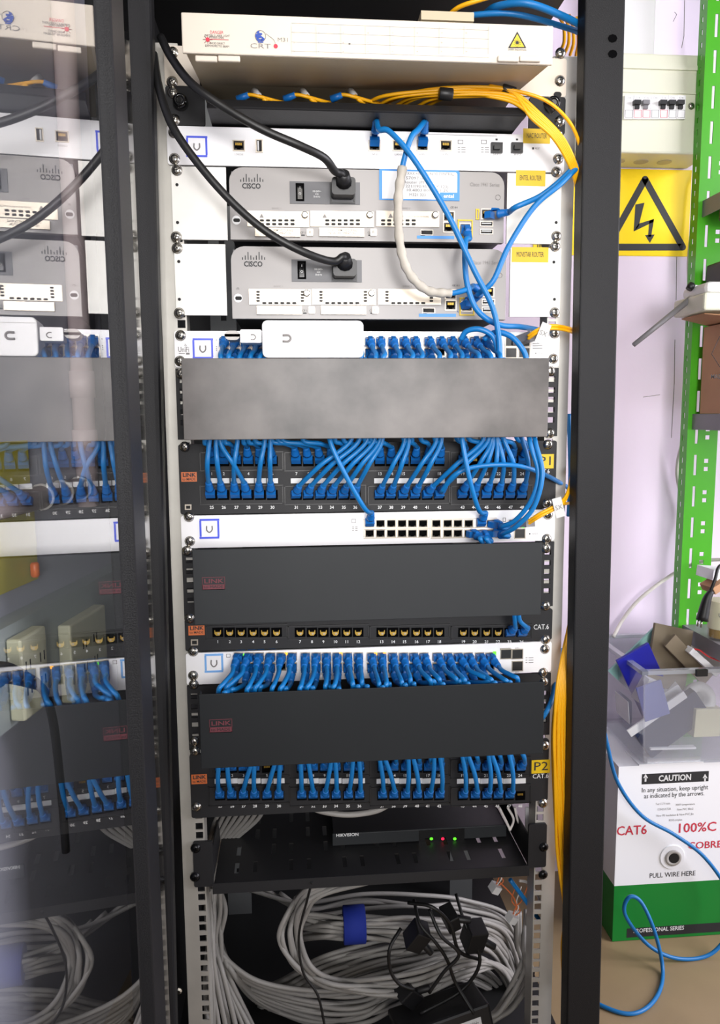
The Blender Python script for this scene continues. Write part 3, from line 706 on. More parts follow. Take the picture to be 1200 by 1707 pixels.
p2 = panel48(19.54, 'black 48 port patch panel with yellow P2 label low in the rack', XP2, 1280, 1326, 1293, 1344, 1302, 319, 1291, ((325, 1252), (327.5, 1345), (905, 1339)), 'P2')
ylabel(p2, 886, 1267, 917, 1289, 'P2', Yk, INK, 15)
part('category_print', MB(INKW).pt('CAT.6', 901, 1294, 8, Yk-.0004, wpx=26), p2)
pc = thing('patch_panel', 'black 24 port patch panel with rows of empty gold jacks', 'patch panel', (0, 0, -16.33*U))
faceplate(pc, 15.44, .98, BLACKPAN, .03, BLACKIN)
for g in range(4): part('port_bezel', MB(BLACKPL).pframe(XC6[g*6]-20, 1042, XC6[g*6+5]+18, 1065, 1.5, Yk-.002, Yk).use(BLACKPAN).pbox(XC6[g*6]-19, 1043, XC6[g*6+5]+17, 1064, Yk-.0008, Yk), pc)
ports(pc, PORT_G, XC6, 1054, Yk-.0008)
t = MB(INKW)
for i, x in enumerate(XC6): t.pt(str(i+1), x, 1070, 5, Yk-.0004, .015)
part('port_numbers', t, pc); part('category_print', MB(INKW).pt('CAT.6', 902, 1045.5, 8.5, Yk-.0004, wpx=25), pc)
part('maker_label', MB(ORANGE).pbox(314, 1043, 341, 1059, Yk-.0005, Yk).use(INK).pt('LINK', 327.5, 1047.5, 6.5, Yk-.0008, .03, wpx=23).pt('to MADE', 327.5, 1054.5, 4.4, Yk-.0008, .01, wpx=23), pc, 'orange maker label')
screws(pc, ((909, 1066),)); part('cage_nut', MB(NICKEL).pframe(318, 1066, 330, 1076, 2, Yk-.0008, Yk).use(DARKHOLE).pbox(320, 1068, 328, 1074, Yk-.0004, Yk), pc)

# ------------------------------------------------------------------ blue patch cords
def duct_cord(label, group, sx_, sy_, ex, d, bx, px_, py_, bulge=.0, upang=38, dna=24, mid=None):
    D, x0, x1, zt1, zb1 = d
    A = P(sx_, sy_, -.0052); Bp = P(px_, py_, -.0062)
    yy = -.070-random.uniform(0, .016)
    xe = P(ex, (CZ and 0) or 600, -.06).x if False else None
    def atz(x, z, Y):                                                 # world X of a measured column at that height
        lo = P(x, 300, Y); hi = P(x, 1500, Y); f = (z-lo.z)/(hi.z-lo.z); return lo.x+(hi.x-lo.x)*f
    xe = atz(ex, zt1, yy); xb = atz(bx, zb1, yy)
    xe = min(max(xe, x0+.012), x1-.012); xb = min(max(xb, x0+.012), x1-.012)
    e1 = A+DN(dna)*.033
    hh = e1.z-zt1
    pts = [Vector((A.x*.72+xe*.28, e1.y-.012, e1.z-hh*.28)), Vector((A.x*.3+xe*.7, yy+.004, zt1+hh*.32)), Vector((xe, yy, zt1-.004)), Vector(((xe*.7+xb*.3), -.06, zt1-.035)), Vector(((xe*.3+xb*.7), -.06, zb1+.025)), Vector((xb, -.055, zb1-.002))]
    if mid: pts += [P(*q) for q in mid]
    e2 = Bp+UPD(upang)*.033
    L = (pts[-1]-e2).length
    if not mid: pts.append(e2.lerp(pts[-1], .45)+Vector((0, -.008-bulge, 0)))
    sd = (pts[-1].x-Bp.x); dirb = Vector((max(-.35, min(.35, sd*6)), -math.cos(math.radians(upang)), math.sin(math.radians(upang))))
    sd2 = xe-A.x; dira = Vector((max(-.3, min(.3, sd2*8)), -math.cos(math.radians(dna)), -math.sin(math.radians(dna))))
    return cord(label, pts, ((A, dira), (Bp, dirb)), group)
# lower pair: switch -> P2
EXL = [364, 376, 411, 424, 453, 466, 499, 511, 542, 555, 588, 603, 632, 643, 670, 684, 718, 733, 762, 775, 812, 820, 845, 857]
BB = [363, 376, 422, 423, 462, 467, 501, 512, 556, 560, 592, 599, 634, 641, 684, 688, 728, 735, 772, 781, 817, 822, 855, 862]
BT = [372, 384, 402, 430, 446, 458, 506, 526, 545, 562, 582, 603, 640, 660, 678, 697, 716, 736, 775, 794, 813, 833, 850, 868]
for i in range(24):
    if i < 23: duct_cord('blue patch cord plugged in above the white number %d on the P2 panel' % (i+25), 'patch cords of the P2 panel', COLL[i], 1094, EXL[i], d3, BB[i], XP2[i], 1326, dna=8)
    if i not in (4,): duct_cord('blue patch cord plugged in at the printed number %d on the P2 panel' % (i+1), 'patch cords of the P2 panel', COLL[i], 1111 if i < 23 else 1094, EXL[i]+(9 if i < 12 else 6), d3, BT[i], XP2[i], 1280, dna=22 if i < 23 else 8)
# upper pair: switch -> P1
EXU = [368, 380, 398, 415, 432, 446, 490, 508, 526, 545, 562, 580, 602, 628, 640, 668, 690, 705, 735, 752, 772, 800, 820, 835]
BB1 = [346, 356, 394, 364, 440, 450, 588, 602, 616, 628, 636, 642, 680, 686, 734, 740, 812, 820, 826, 829, 833, 838, 846, 878]
BT1 = [338, 366, 372, 404, 412, 424, 452, 462, 470, 505, 560, 575, 610, 620, 690, 676, 706, 728, 766, 780, 790, 826, 845, 868]
for i in range(24):
    duct_cord('blue patch cord plugged in above the white number %d on the P1 panel' % (i+25), 'patch cords of the P1 panel', COLU[i], 568, EXU[i], d1, BB1[i], XP1[i]-2, 826, .006, dna=18, upang=30 if 6 <= i < 18 else 38)
    if i not in (19,): duct_cord('blue patch cord plugged in at the printed number %d on the P1 panel' % (i+1), 'patch cords of the P1 panel', COLU[i], 587, EXU[i]+7, d1, BT1[i], XP1[i], 769, dna=30)
# cords of the 24 port switch
PQ = lambda *q: [P(*a) for a in q]
cord('blue patch cord crossing the P1 panel to the first port of the 24 port switch', PQ((548, 700, -.06), (551, 738, -.075), (580, 800, -.075), (608, 848, -.06)), (None, (P(616, 873, -.0052), UPD(35))), 'patch cords of the 24 port switch')
cord('blue patch cord falling past number 43 into the 24 port switch', PQ((768, 700, -.07), (771, 738, -.08), (783, 800, -.08), (798, 850, -.06)), (None, (P(801, 873, -.0052), UPD(35))), 'patch cords of the 24 port switch')
cord('blue patch cord bowed out right, inner one ending in the 24 port switch', PQ((878, 700, -.06), (884, 740, -.085), (897, 790, -.09), (885, 835, -.085), (858, 868, -.07), (836, 878, -.05)), (None, (P(818, 873, -.0052), Vector((.55, -.8, -.1)))), 'patch cords of the 24 port switch')
cord('blue patch cord bowed out right, outer one ending in the 24 port switch', PQ((884, 700, -.06), (893, 740, -.085), (904, 790, -.095), (890, 845, -.09), (860, 878, -.075), (838, 890, -.05)), (None, (P(818, 889, -.0052), Vector((.55, -.8, 0)))), 'patch cords of the 24 port switch')
def into_d2(x, sx, ex, lab, dirv): cord(lab, PQ((ex-6, 898, -.06), (ex, 911, -.05), (ex, 940, -.05)), ((P(sx, 889, -.0052), Vector(dirv)), None), 'patch cords of the 24 port switch')
into_d2(0, 783, 806, 'blue patch cord dropping from the 24 port switch, left one of two', (.35, -.9, -.1))
into_d2(0, 803, 816, 'blue patch cord dropping from the 24 port switch, right one of two', (.15, -.95, -.2))
cord('blue cord sweeping right across the P1 panel and out behind the rail', PQ((735, 820, -.04), (760, 790, -.06), (800, 777, -.06), (860, 776, -.06), (905, 790, -.04), (945, 812, .02), (975, 832, .08), (985, 900, .11), (983, 1050, .12)), (None, None))
# cat6 panel ends
for x, ex, n in ((849, 858, 23), (869, 866, 24)):
    cord('short blue patch cord in jack %d of the 24 port patch panel' % n, PQ((ex, 1034, -.045), (ex-2, 1010, -.055), (ex-4, 985, -.055)), ((P(x, 1056, -.0062), UPD(30)), None), 'patch cords of the 24 port patch panel')
# loose blue cords over the routers
cord('blue cord from the gateway, wrapped in white tape, looping over both grey routers',
     PQ((697, 216, -.05), (684, 232, -.062), (670, 282, -.062), (664, 330, -.062), (666, 400, -.062), (680, 452, -.062), (712, 484, -.058), (750, 489, -.055), (780, 482, -.05)),
     ((P(704, 241, -.0052), Vector((0, -.75, .65))), (P(805, 487, -.0112), Vector((-.6, -.75, .1)))), None, .0034,
     tape=PQ((671, 278, -.062), (664, 330, -.062), (666, 400, -.062), (680, 452, -.062), (712, 484, -.058), (752, 489, -.055)))
cord('blue cord slanting from the gateway across both grey routers into the top switch',
     PQ((632, 216, -.05), (650, 220, -.06), (690, 266, -.07), (745, 355, -.07), (790, 450, -.07), (820, 510, -.068), (831, 560, -.066), (833, 600, -.065), (834, 640, -.06)),
     ((P(624, 241, -.0052), Vector((0, -.75, .65))), None), None, .0034)
cord('blue cord from the upper grey router rising right over its white plate',
     PQ((860, 345, -.05), (900, 327, -.05), (935, 300, -.05), (972, 262, -.03), (1000, 240, .03), (1008, 300, .09), (1004, 480, .12)), ((P(811, 360, -.0112), Vector((.75, -.65, 0))), None), None, .0034)
cord('blue cord from the lower grey router climbing right past the white plates',
     PQ((797, 490, -.045), (822, 468, -.055), (848, 410, -.055), (890, 345, -.056), (935, 306, -.056), (974, 268, -.034), (1002, 248, .03), (1012, 310, .1), (1008, 500, .13)), ((P(773, 511, -.0112), Vector((.55, -.75, .4))), None), None, .0034)
cord('blue cord hanging from the yellow framed port of the upper grey router',
     PQ((776, 402, -.04), (775, 440, -.05), (780, 480, -.052), (796, 518, -.052), (830, 541, -.05), (870, 545, -.03), (905, 552, .02)), ((P(775, 380, -.0112), Vector((0, -.8, -.6))), None), None, .0034)
cord('blue cord arching over the right end of the top switch into the duct, inner arch',
     PQ((768, 566, -.045), (778, 552, -.05), (800, 549, -.056), (822, 562, -.058), (830, 592, -.06), (831, 630, -.06)), (None, None), 'arching cords of the top switch', .0034)
cord('blue cord arching over the right end of the top switch into the duct, outer arch',
     PQ((806, 566, -.045), (826, 554, -.05), (850, 560, -.056), (868, 578, -.06), (877, 598, -.06), (878, 630, -.06)), (None, None), 'arching cords of the top switch', .0034)
cord('blue cord running beside the right rail below the P1 panel', PQ((948, 690, .03), (950, 740, .03), (951, 800, .03), (948, 860, .04)), (None, None), None, .0034)
cord('blue cord emerging beside the yellow bundle and entering the lowest duct', PQ((935, 1080, .02), (928, 1120, .01), (920, 1165, -.01), (905, 1195, -.03), (890, 1205, -.04)), (None, None), None, .0034)
cord('thick blue cord curving over the right end of the cream box, upper one', PQ((810, 22, -.0), (830, 10, -.03), (880, 6, -.05), (940, 28, -.04), (975, 48, -.02), (1008, 80, .05), (1014, 180, .1), (1010, 380, .12)), (None, None), 'blue cords above the cream box', .0042)
cord('blue cord curving over the right end of the cream box, lower one', PQ((750, 32, .0), (800, 24, -.02), (860, 24, -.03), (930, 42, -.02), (972, 58, .0), (1000, 85, .06), (1006, 180, .11), (1002, 380, .13)), (None, None), 'blue cords above the cream box', .0034)
cord('blue cord hanging below the shelf at the right rail', PQ((850, 1466, .03), (875, 1500, .03), (898, 1532, .04), (912, 1545, .06)), (None, None), None, .0032)

# ------------------------------------------------------------------ black power cords
for lab, pts, e in (('black power cord sagging to the upper grey router', ((268, 62, -.03), (285, 95, -.05), (320, 140, -.085), (380, 183, -.09), (440, 217, -.09), (500, 243, -.085), (540, 263, -.07), (558, 285, -.05)), (571, 318)),
                    ('black power cord sagging to the lower grey router', ((256, 90, -.02), (266, 150, -.04), (290, 215, -.06), (340, 285, -.065), (395, 345, -.065), (450, 390, -.065), (510, 422, -.06), (555, 436, -.045)), (573, 451))):
    pc_ = thing('mains_cable', lab, 'power cord', P(*e, -.013))
    end = P(*e, -.013); px_ = MB(BLACKPL).rbox(end.x-.014, end.x+.014, -.034, -.0132, end.z-.010, end.z+.010, .004)
    px_.lathe([(.010, 0), (.008, .008), (.0062, .014)], T4((end.x, -.032, end.z+.004)) @ RX(60), 12)
    part('connector', px_, pc_)
    part('cable', MB(RUBBER).tube([P(*q) for q in pts]+[Vector((end.x-.003, -.044, end.z+.010)), Vector((end.x, -.036, end.z+.006))], .0047, 10, 8), pc_)
# ------------------------------------------------------------------ adapters on the duct
zt1 = d1[3]
x0, x1, z0, z1 = RC(437, 534, 606, 595, -.095)
ad = thing('white_adapter', 'white box adapter with grey horseshoe logo standing on the dusty duct', 'adapter', ((x0+x1)/2, -.06, zt1))
part('housing', MB(WHITEM).rbox(x0, x1, -.095, -.042, zt1+.0005, z1, .006), ad, bevel=.0012)
part('lid_seam', MB(LTGREY).rbox(x0+.001, x1-.001, -.0955, -.0952, z1-.0065, z1-.006, .0002), ad)
part('logo', MB(INKG).tube([P(471, 559, -.0956), P(481, 559, -.0956), P(484.5, 564, -.0956), P(481, 569, -.0956), P(471, 569, -.0956)], .0013, 6, 4), ad)
x0, x1, z0, z1 = RC(376, 552, 437, 572, -.07)
ck = thing('controller_stick', 'grey stick device with a white logo end beside the white adapter', 'controller', ((x0+x1)/2, -.05, z0))
part('body', MB(LTGREY).rbox(x0, x1-.024, -.085, -.058, z0+.002, z1-.001, .006), ck, bevel=.001)
part('end_cap', MB(WHITEM).rbox(x1-.0238, x1, -.087, -.056, z0-.001, z1, .0015).use(INKG).tube([P(418, 558, -.0873), P(423, 558, -.0873), P(426, 562, -.0873), P(423, 566, -.0873), P(418, 566, -.0873)], .0006, 6, 4), ck, 'white end cap with logo')

# ------------------------------------------------------------------ yellow fibre jumpers
def jumper(label, pts, group, r=.0021, boot=None, bands=()):
    rt = thing('fibre_jumper', label, 'fibre cable', P(*pts[0]), group)
    part('cable', MB(YEL).tube([P(*q) for q in pts], r, 8, 7), rt)
    if boot: part('connector_boot', MB(boot).tube([P(*pts[0]), P(*pts[1])], lambda t: .0045-.0012*t, 8, 3, False), rt)
    return rt
G = 'yellow fibre jumpers in the black drawer'
for j, (bx, ord_) in enumerate(((396, 'leftmost'), (474, 'second'), (552, 'third'))):
    jumper('yellow fibre jumper with a blue boot, %s along the black drawer' % ord_, ((bx, 166, -.025), (bx+18, 158, -.03), (bx+40, 162, -.03), (bx+70, 170, -.02), (bx+110, 178, .01)), G, boot=BLUEPL)
    jumper('yellow fibre jumper with a white boot, %s along the black drawer' % ord_, ((bx+28+j*2, 152, -.01), (bx+36+j*2, 160, -.02), (bx+48, 168, -.028), (bx+70, 178, 0)), G, boot=TAG)
tops = ((640, 166, 152, 'first'), (660, 168, 155, 'second'), (690, 168, 158, 'third'), (700, 168, 149, 'fourth'), (725, 170, 160, 'fifth'), (740, 170, 147, 'sixth'))
for i, (bx, by, mx, o) in enumerate(tops):
    ry = (150, 156, 160, 148, 163, 146)[i]; off = i*3.2
    jumper('yellow fibre jumper arching from the drawer down the right rail, %s from the left' % o,
           ((bx-30, by+8, -.01), (bx, by-6, -.035), (bx+70, mx, -.045), (800+i*4, ry-2, -.05), (855, ry+4+i, -.055), (900-off, 190+i, -.06), (938-off, 230, -.06), (960-off*.7, 275, -.05), (968-off*.4, 315, -.03), (974, 370, .01)), 'yellow fibre jumpers arching down at the right')
jumper('yellow fibre jumper bowing furthest right past the drawer knob', ((640, 172, -.01), (700, 152, -.04), (780, 145, -.05), (850, 150, -.055), (910, 168, -.06), (950, 205, -.055), (968, 250, -.04), (974, 300, 0)), 'yellow fibre jumpers arching down at the right')
tp = MB(BLACKPL)
for lab, x, y, r_, a in (('black tape band round the yellow jumpers nearest the middle', 743, 157, .011, 4), ('black tape band on the crest of the yellow jumpers', 848, 150, .008, 14), ('black tape band beside the right drawer knob', 917, 177, .008, 52)):
    p = P(x, y, -.052); solo('tape_band', MB(BLACKPL).lathe([(r_*.55, -.008), (r_*.62, -.007), (r_*.62, .007), (r_*.55, .008)], T4(p) @ Matrix.Rotation(math.radians(a), 4, 'Y') @ Matrix.Rotation(math.radians(90), 4, 'Y'), 12), lab, 'cable tie', 'black tape bands on the yellow jumpers')
# spare label sleeves
jumper('yellow fibre cable rising above the cream box at the top', ((745, 28, 0), (765, 12, -.02), (800, 0, -.03), (850, -14, -.03)), None, .0026)
for i in range(4): jumper('yellow fibre cable coiled in the dark beyond the cream box, strand %s' % ('one', 'two', 'three', 'four')[i], ((925+i*12, 18+i*4, .1), (938+i*8, 40, .12), (940+i*8, 70, .14), (930+i*10, 92, .16)), 'yellow fibre cables coiled beyond the cream box', .0022)
# SFP jumpers with tags
def sfp(label, x, y, pts, tagpx, tg):
    rt = thing('fibre_jumper', label, 'fibre cable', P(x, y, -.02))
    part('connector', MB(GREYPL).cbox(P(x+4, y-2, -.022), (.014, .034, .010), (math.radians(-8), 0, math.radians(22))), rt)
    for k in range(2): part('cable', MB(YEL).tube([P(a, b+k*5-2, c) for a, b, c in pts], .0019, 8, 7), rt)
    part('tag', MB(mat('tag_grey_white', (196, 196, 194), .5)).cbox(P(*tagpx), (.012, .001, .025), (0, math.radians(tg), 0)).use(INKG).text('SX', 0, 0, .006, -.0009, M=T4(P(*tagpx)) @ Matrix.Rotation(math.radians(tg), 4, 'Y')), rt, 'white tag')
sfp('yellow fibre pair with a white tag from the top switch', 872, 566, ((880, 562, -.04), (895, 552, -.05), (915, 545, -.05), (940, 547, -.04), (966, 556, -.01), (985, 570, .05), (990, 640, .08), (988, 760, .09)), (905, 556, -.056), 22)
sfp('yellow fibre pair with a white tag from the 24 port switch', 866, 874, ((878, 872, -.035), (900, 858, -.05), (930, 842, -.05), (945, 825, -.04), (953, 790, -.01), (958, 745, .04)), (931, 846, -.056), -15)
jumper('yellow fibre strand leaving the white tag towards the right post', ((925, 846, -.05), (940, 840, -.04), (956, 840, -.01), (975, 850, .04), (982, 920, .07), (980, 1040, .08)), None, .0019)
for i in range(14):
    o = (i % 7)*3.6; y_ = -.034+(i//7)*.013
    jumper('yellow fibre cable in the thick vertical bundle beside the right rail', ((955-o*.25, 1035, .035+y_), (951-o*.6, 1090, .012+y_), (944-o*.75, 1150, y_), (945-o*1.05+random.uniform(-3, 3), 1230, y_), (949-o*1.1+random.uniform(-2, 2), 1340, y_), (949-o*.9+random.uniform(-2, 2), 1420, y_+.01), (950-o*.5, 1500, .006+y_), (953-o*.2, 1570, .04+y_)), 'yellow fibre bundle', .0022)
for i in range(3): jumper('orange yellow fibre cable at the foot of the right rail', ((948, 1520+i*8, -.016+i*.005), (938+i*3, 1560, -.016+i*.005), (937+i*3, 1600, -.016+i*.005), (940+i*2, 1640, -.016+i*.005)), 'yellow fibre ends', .0022)
for i in range(3): jumper('yellow fibre cable inside the slit of the right post', ((967+i*1.5, 300, .02), (965+i, 600, .03), (957+i, 850, .03), (954, 1060, .05)), 'yellow fibre in the post slit', .0018)

# ------------------------------------------------------------------ shelf and recorder
sh = thing('rack_shelf', 'black vented rack shelf carrying the video recorder low in the rack', 'shelf', (0, .1, P(600, 1470, -.002).z))
zs = P(600, 1459, -.003).z
xs = [-.215]
for i in range(16): xs += [-.19+i*.025, -.19+i*.025+.006]
xs.append(.215); ys = [-.003, .02]
for j in range(6): ys += [.02+j*.04, .02+j*.04+.026] if j else [.046]
ys = [-.003]; 
for j in range(6): ys += [.018+j*.042, .044+j*.042]
ys.append(.29)
part('tray', MB(BLACKPL).grid(xs, ys, lambda i, j: i % 2 == 1 and j % 2 == 1 and (j//2+i//2) % 3 != 2, zs-.0015, zs, 'xy'), sh)
part('front_lip', MB(BLACKPAN).box(-.217, .217, -.005, -.003, zs-.014, zs+.001), sh)
for sx in (-1, 1):
    x0_, x1_ = sorted((sx*.2413, sx*.2155)); za, zb_ = P(330, 1404, -.004).z, P(330, 1479, -.004).z
    part('mounting_ear', MB(BLACKPAN).rbox(x0_, x1_, -.004, 0, zb_, za, .003), sh)
    part('side_wall', MB(BLACKPAN).box(*sorted((sx*.217, sx*.2185)), 0, .29, zs-.002, zs+.042), sh)
screws(sh, ((326, 1414), (325, 1462), (906, 1412), (905, 1458)), me=SCRB)
Yn = .07; x0, x1, _, z1 = RC(554, 1383, 844, 1420, Yn)
nv = thing('video_recorder', 'black video recorder with green and red lights on the vented shelf', 'recorder', ((x0+x1)/2, Yn+.1, zs))
part('housing', MB(BLACKPL).box(x0+.002, x1-.002, Yn+.004, Yn+.20, zs+.001, z1-.001), nv)
part('front_panel', MB(BLACKDUCT).box(x0, x1, Yn, Yn+.004, zs+.001, z1), nv, bevel=.001)
part('logo', MB(INKW).pt('HIKVISION', 579, 1392, 5.5, Yn-.0004, .02, wpx=37), nv)
part('panel_seam', MB(BLACKGLOSS).pbox(698, 1383, 774, 1420, Yn-.0006, Yn), nv)
for x, m in ((719, GLED), (738, RLED), (758, GLED)): part('status_led', MB(m).prbox(x-2.6, 1396.5, x+2.6, 1400.5, Yn-.0014, Yn-.0006, 2), nv)
x0, x1, _, z1 = RC(548, 1350, 838, 1376, .19)
b2 = solo('black_box_unit', MB(BLACKPL).box(x0, x1, .28, .40, zs+.001, z1-.01), 'plain black box unit standing behind the video recorder', 'recorder', bevel=.001)
cord('white cable arc under the P2 panel', PQ((510, 1340, .03), (535, 1352, .02), (580, 1358, .015), (625, 1352, .02), (650, 1340, .03)), (None, None), None, .004, GREYC, 'data_cable', 'cable')
for i in range(8):
    cord('grey data cable fanning down behind the left end of the P2 panel, strand %s' % ('one two three four five six seven eight'.split()[i]), PQ((385+i*8, 1335, .05), (360+i*10, 1365, .09), (346+i*4, 1420, .12), (350+i*3, 1480, .12)), (None, None), 'grey cables behind the P2 panel', .0032, GREYC, 'data_cable', 'cable')
# white terminal sheet by the right rail and twisted pair ends
solo('paper_sheet', MB(TAG).box(P(876, 1360, .04).x, P(896, 1360, .04).x, .04, .042, P(880, 1402, .04).z, P(880, 1346, .04).z), 'white sheet tucked behind the right rail under the P2 panel', 'paper')
for i, (a, b_, c_) in enumerate((((832, 1346), (845, 1372), (850, 1384)), ((846, 1346), (856, 1366), (850, 1384)), ((858, 1346), (864, 1370), (878, 1384)))):
    cord('thin white and orange wire pair hanging under the P2 panel, %s' % ('left', 'middle', 'right')[i], PQ((*a, .05), (*b_, .05), (*c_, .05)), (None, None), 'wire pairs under the P2 panel', .0018, WHITEC, 'wire_pair', 'wire')

# ------------------------------------------------------------------ grey cable bundles at the bottom
GB = 'grey data cables piled in the bottom of the rack'
def grey(label, pts, r=.0036, m=GREYC): cord(label, PQ(*[(x+J(4), y+J(4), Y+J(.012)) for x, y, Y in pts]), (None, None), GB, r, m, 'data_cable', 'cable', per=8)
J = lambda a: random.uniform(-a, a)
for i in range(9):
    x = 344+i*3.4
    grey('grey data cable hanging straight down inside the left rail, fanning at the floor', ((x+J(3), 1480, .06+i*.006), (x+J(4), 1520, .06+i*.006), (350+i*2+J(5), 1570, .05+i*.005), (345+i*5, 1630, .045+i*.004), (345+i*10, 1720, .04+i*.004)))
for i in range(11):
    o = i*5.2
    grey('grey data cable sweeping from the left rail across the cabinet floor', ((352+i*1.5, 1560, .10+i*.006), (375+i, 1600+o*.3, .09), (430, 1632+o*.75, .08+i*.004), (520, 1650+o*1.0+J(3), .08+i*.004), (600, 1648+o*1.1+J(3), .09), (660, 1630+o*.9, .11), (740, 1605+o*.6, .15), (815, 1620+o*.6, .19), (855, 1680+o*.3, .20), (862, 1745, .20)))
for i in range(7):
    o = i*6.5
    grey('grey data cable in the big loop left of the blue strap', ((560+i*9, 1474, .10), (510+o*.6, 1484+i, .085), (478+o*.8, 1525, .075), (468+o*.9, 1565+J(2), .07), (492+o*.6, 1612, .065), (548+i*2, 1646-o*.3, .06), (630, 1660-o*.8, .06), (700, 1656-o*.9, .07), (780, 1630-o, .10), (835, 1610+o*.3, .16), (868, 1660+o, .20), (874, 1740, .20)))
for i in range(9):
    o = i*5
    grey('grey data cable gathered by the blue hook strap', ((505+J(6), 1520+o*1.2, .14+i*.004), (540, 1526+o*.95, .12), (572, 1532+o*.75, .11), (612, 1534+o*.75, .11), (680, 1532+o*1.1+J(3), .11), (750, 1540+o*1.1, .13), (810, 1538+o, .17), (850, 1570+o*1.4, .21), (872, 1650+o, .22), (876, 1740, .22)))
for i in range(13):
    o = i*6
    grey('grey data cable slanting below the blue hook strap', ((880-i*2, 1735, .24), (864-i*2, 1640+o*.4, .23), (838, 1572+o*.5, .21), (795+J(8), 1545+o*.5, .17), (700, 1558+o*.7+J(3), .14), (620, 1572+o*.8+J(4), .135), (540, 1600+o*.75+J(4), .14), (470, 1632+o*.6, .16), (430, 1650+o*.5, .18)), m=GREYC)
for i in range(7):
    grey('grey data cable running in the dark behind the loop', ((420+i*12, 1480+i*3, .28), (500+i*8, 1505+i*6+J(8), .25), (600, 1488+i*9, .24), (700, 1495+i*8+J(6), .22), (780, 1500+i*8, .24), (850, 1530+i*8, .27), (872, 1620+i*6, .28)))
for i in range(5):
    grey('grey data cable dangling inside the right rail', ((858+i*5, 1520, .08), (862+i*4, 1580, .07), (888-i*6, 1620, .06), (860-i*8, 1680, .05), (830-i*6, 1700, .05)))
c = P(591, 1548, .105)
solo('hook_strap', MB(VELCRO).lathe([(.026, -.017), (.0275, -.016), (.0275, .016), (.026, .017)], T4((c.x, .115, c.z)) @ Matrix.Rotation(math.radians(90), 4, 'Y'), 20), 'blue hook and loop strap round the grey cables', 'cable strap')
# black adapter and leads
pa = P(735, 1690, .02)
pw = thing('power_brick', 'black power brick with a white label lying at the bottom of the rack', 'power adapter', pa)
PMx = T4(P(735, 1700, .04)) @ Euler((math.radians(-12), math.radians(-8), math.radians(10))).to_matrix().to_4x4()
part('housing', MB(BLACKPL).box(-.07, .07, -.03, .04, -.03, .018, PMx), pw, bevel=.004)
part('label', MB(TAG).box(.012, .052, -.0304, -.0301, -.010, .004, PMx).use(INKG).text('120V~60Hz', .032, -.003, .006, -.0308, M=PMx, w=.03), pw, 'white label')
for i, pts in enumerate((((690, 1500, .08), (700, 1540, .05), (725, 1570, .04), (745, 1600, .04), (760, 1640, .04), (790, 1690, .02)), ((668, 1548, .06), (650, 1580, .04), (650, 1615, .04), (665, 1640, .04), (690, 1650, .04)),
                         ((520, 1470, -.006), (512, 1500, .02), (498, 1560, .03), (505, 1620, .03), (530, 1660, .03), (542, 1715, .03)), ((760, 1490, .09), (775, 1540, .06), (800, 1600, .05), (770, 1650, .05), (700, 1690, .03)),
                         ((715, 1515, .05), (735, 1560, .03), (765, 1590, .03), (740, 1620, .03), (715, 1655, .03)), ((680, 1505, .06), (720, 1512, .04), (750, 1540, .04), (765, 1585, .04), (800, 1600, .06)))):
    cord('thin black lead tangled over the grey cables, %s' % ('ending at the white brick label', 'bent in a hook left of the brick', 'hanging down from the shelf lip', 'falling from the right under the shelf', 'crossing the middle of the tangle', 'arching over the top of the tangle')[i], PQ(*pts), (None, None), 'black leads in the bottom of the rack', .0026 if i != 2 else .0018, RUBBER, 'power_lead', 'cable')
for i, (x, y, s_, lab) in enumerate(((695, 1560, .035, 'black plug block hanging in the middle of the lead tangle'), (790, 1560, .04, 'black plug block on the right of the lead tangle'), (750, 1530, .028, 'small black plug block under the recorder shelf'), (680, 1655, .036, 'black plug block lying left of the power brick'))):
    solo('plug_block', MB(BLACKPL).cbox(P(x, y, .06), (s_*.7, .03, s_), (.3, .5-i*.4, .2)).lathe([(.006, 0), (.005, .02)], T4(P(x, y, .06)) @ Euler((.3, .5-i*.4+2, .2)).to_matrix().to_4x4() @ T4((0, 0, s_*.4)), 10), lab, 'plug', 'black plug blocks in the lead tangle', bevel=.003)
for i, (x, y) in enumerate(((825, 1480), (853, 1530))):
    rt = thing('keystone_jack', 'white jack on loose orange wires by the right rail, %s one' % ('upper', 'lower')[i], 'jack', P(x, y, .05), 'loose jacks by the right rail')
    part('housing', MB(TAG).cbox(P(x, y, .05), (.012, .014, .012), (.2, .5, .3)), rt)
    for k in range(3): part('wire', MB((ORANGE, WHITEC, ORANGE)[k]).tube(PQ((x, y, .05), (x+8+k*3, y-20+k*4, .05), (x+16-k*8, y-28, .055), (x+26-k*10, y-52, .06)), .0009, 6, 6), rt)
cord('thin orange wire looping at the right rail', PQ((832, 1470, .05), (848, 1486, .05), (858, 1500, .05), (862, 1520, .05)), (None, None), None, .001, ORANGE, 'wire', 'wire')
cord('white wire looping out beside the right rail under the shelf', PQ((865, 1468, .05), (880, 1472, .05), (895, 1490, .05), (900, 1503, .05)), (None, None), None, .002, WHITEC, 'wire', 'wire')

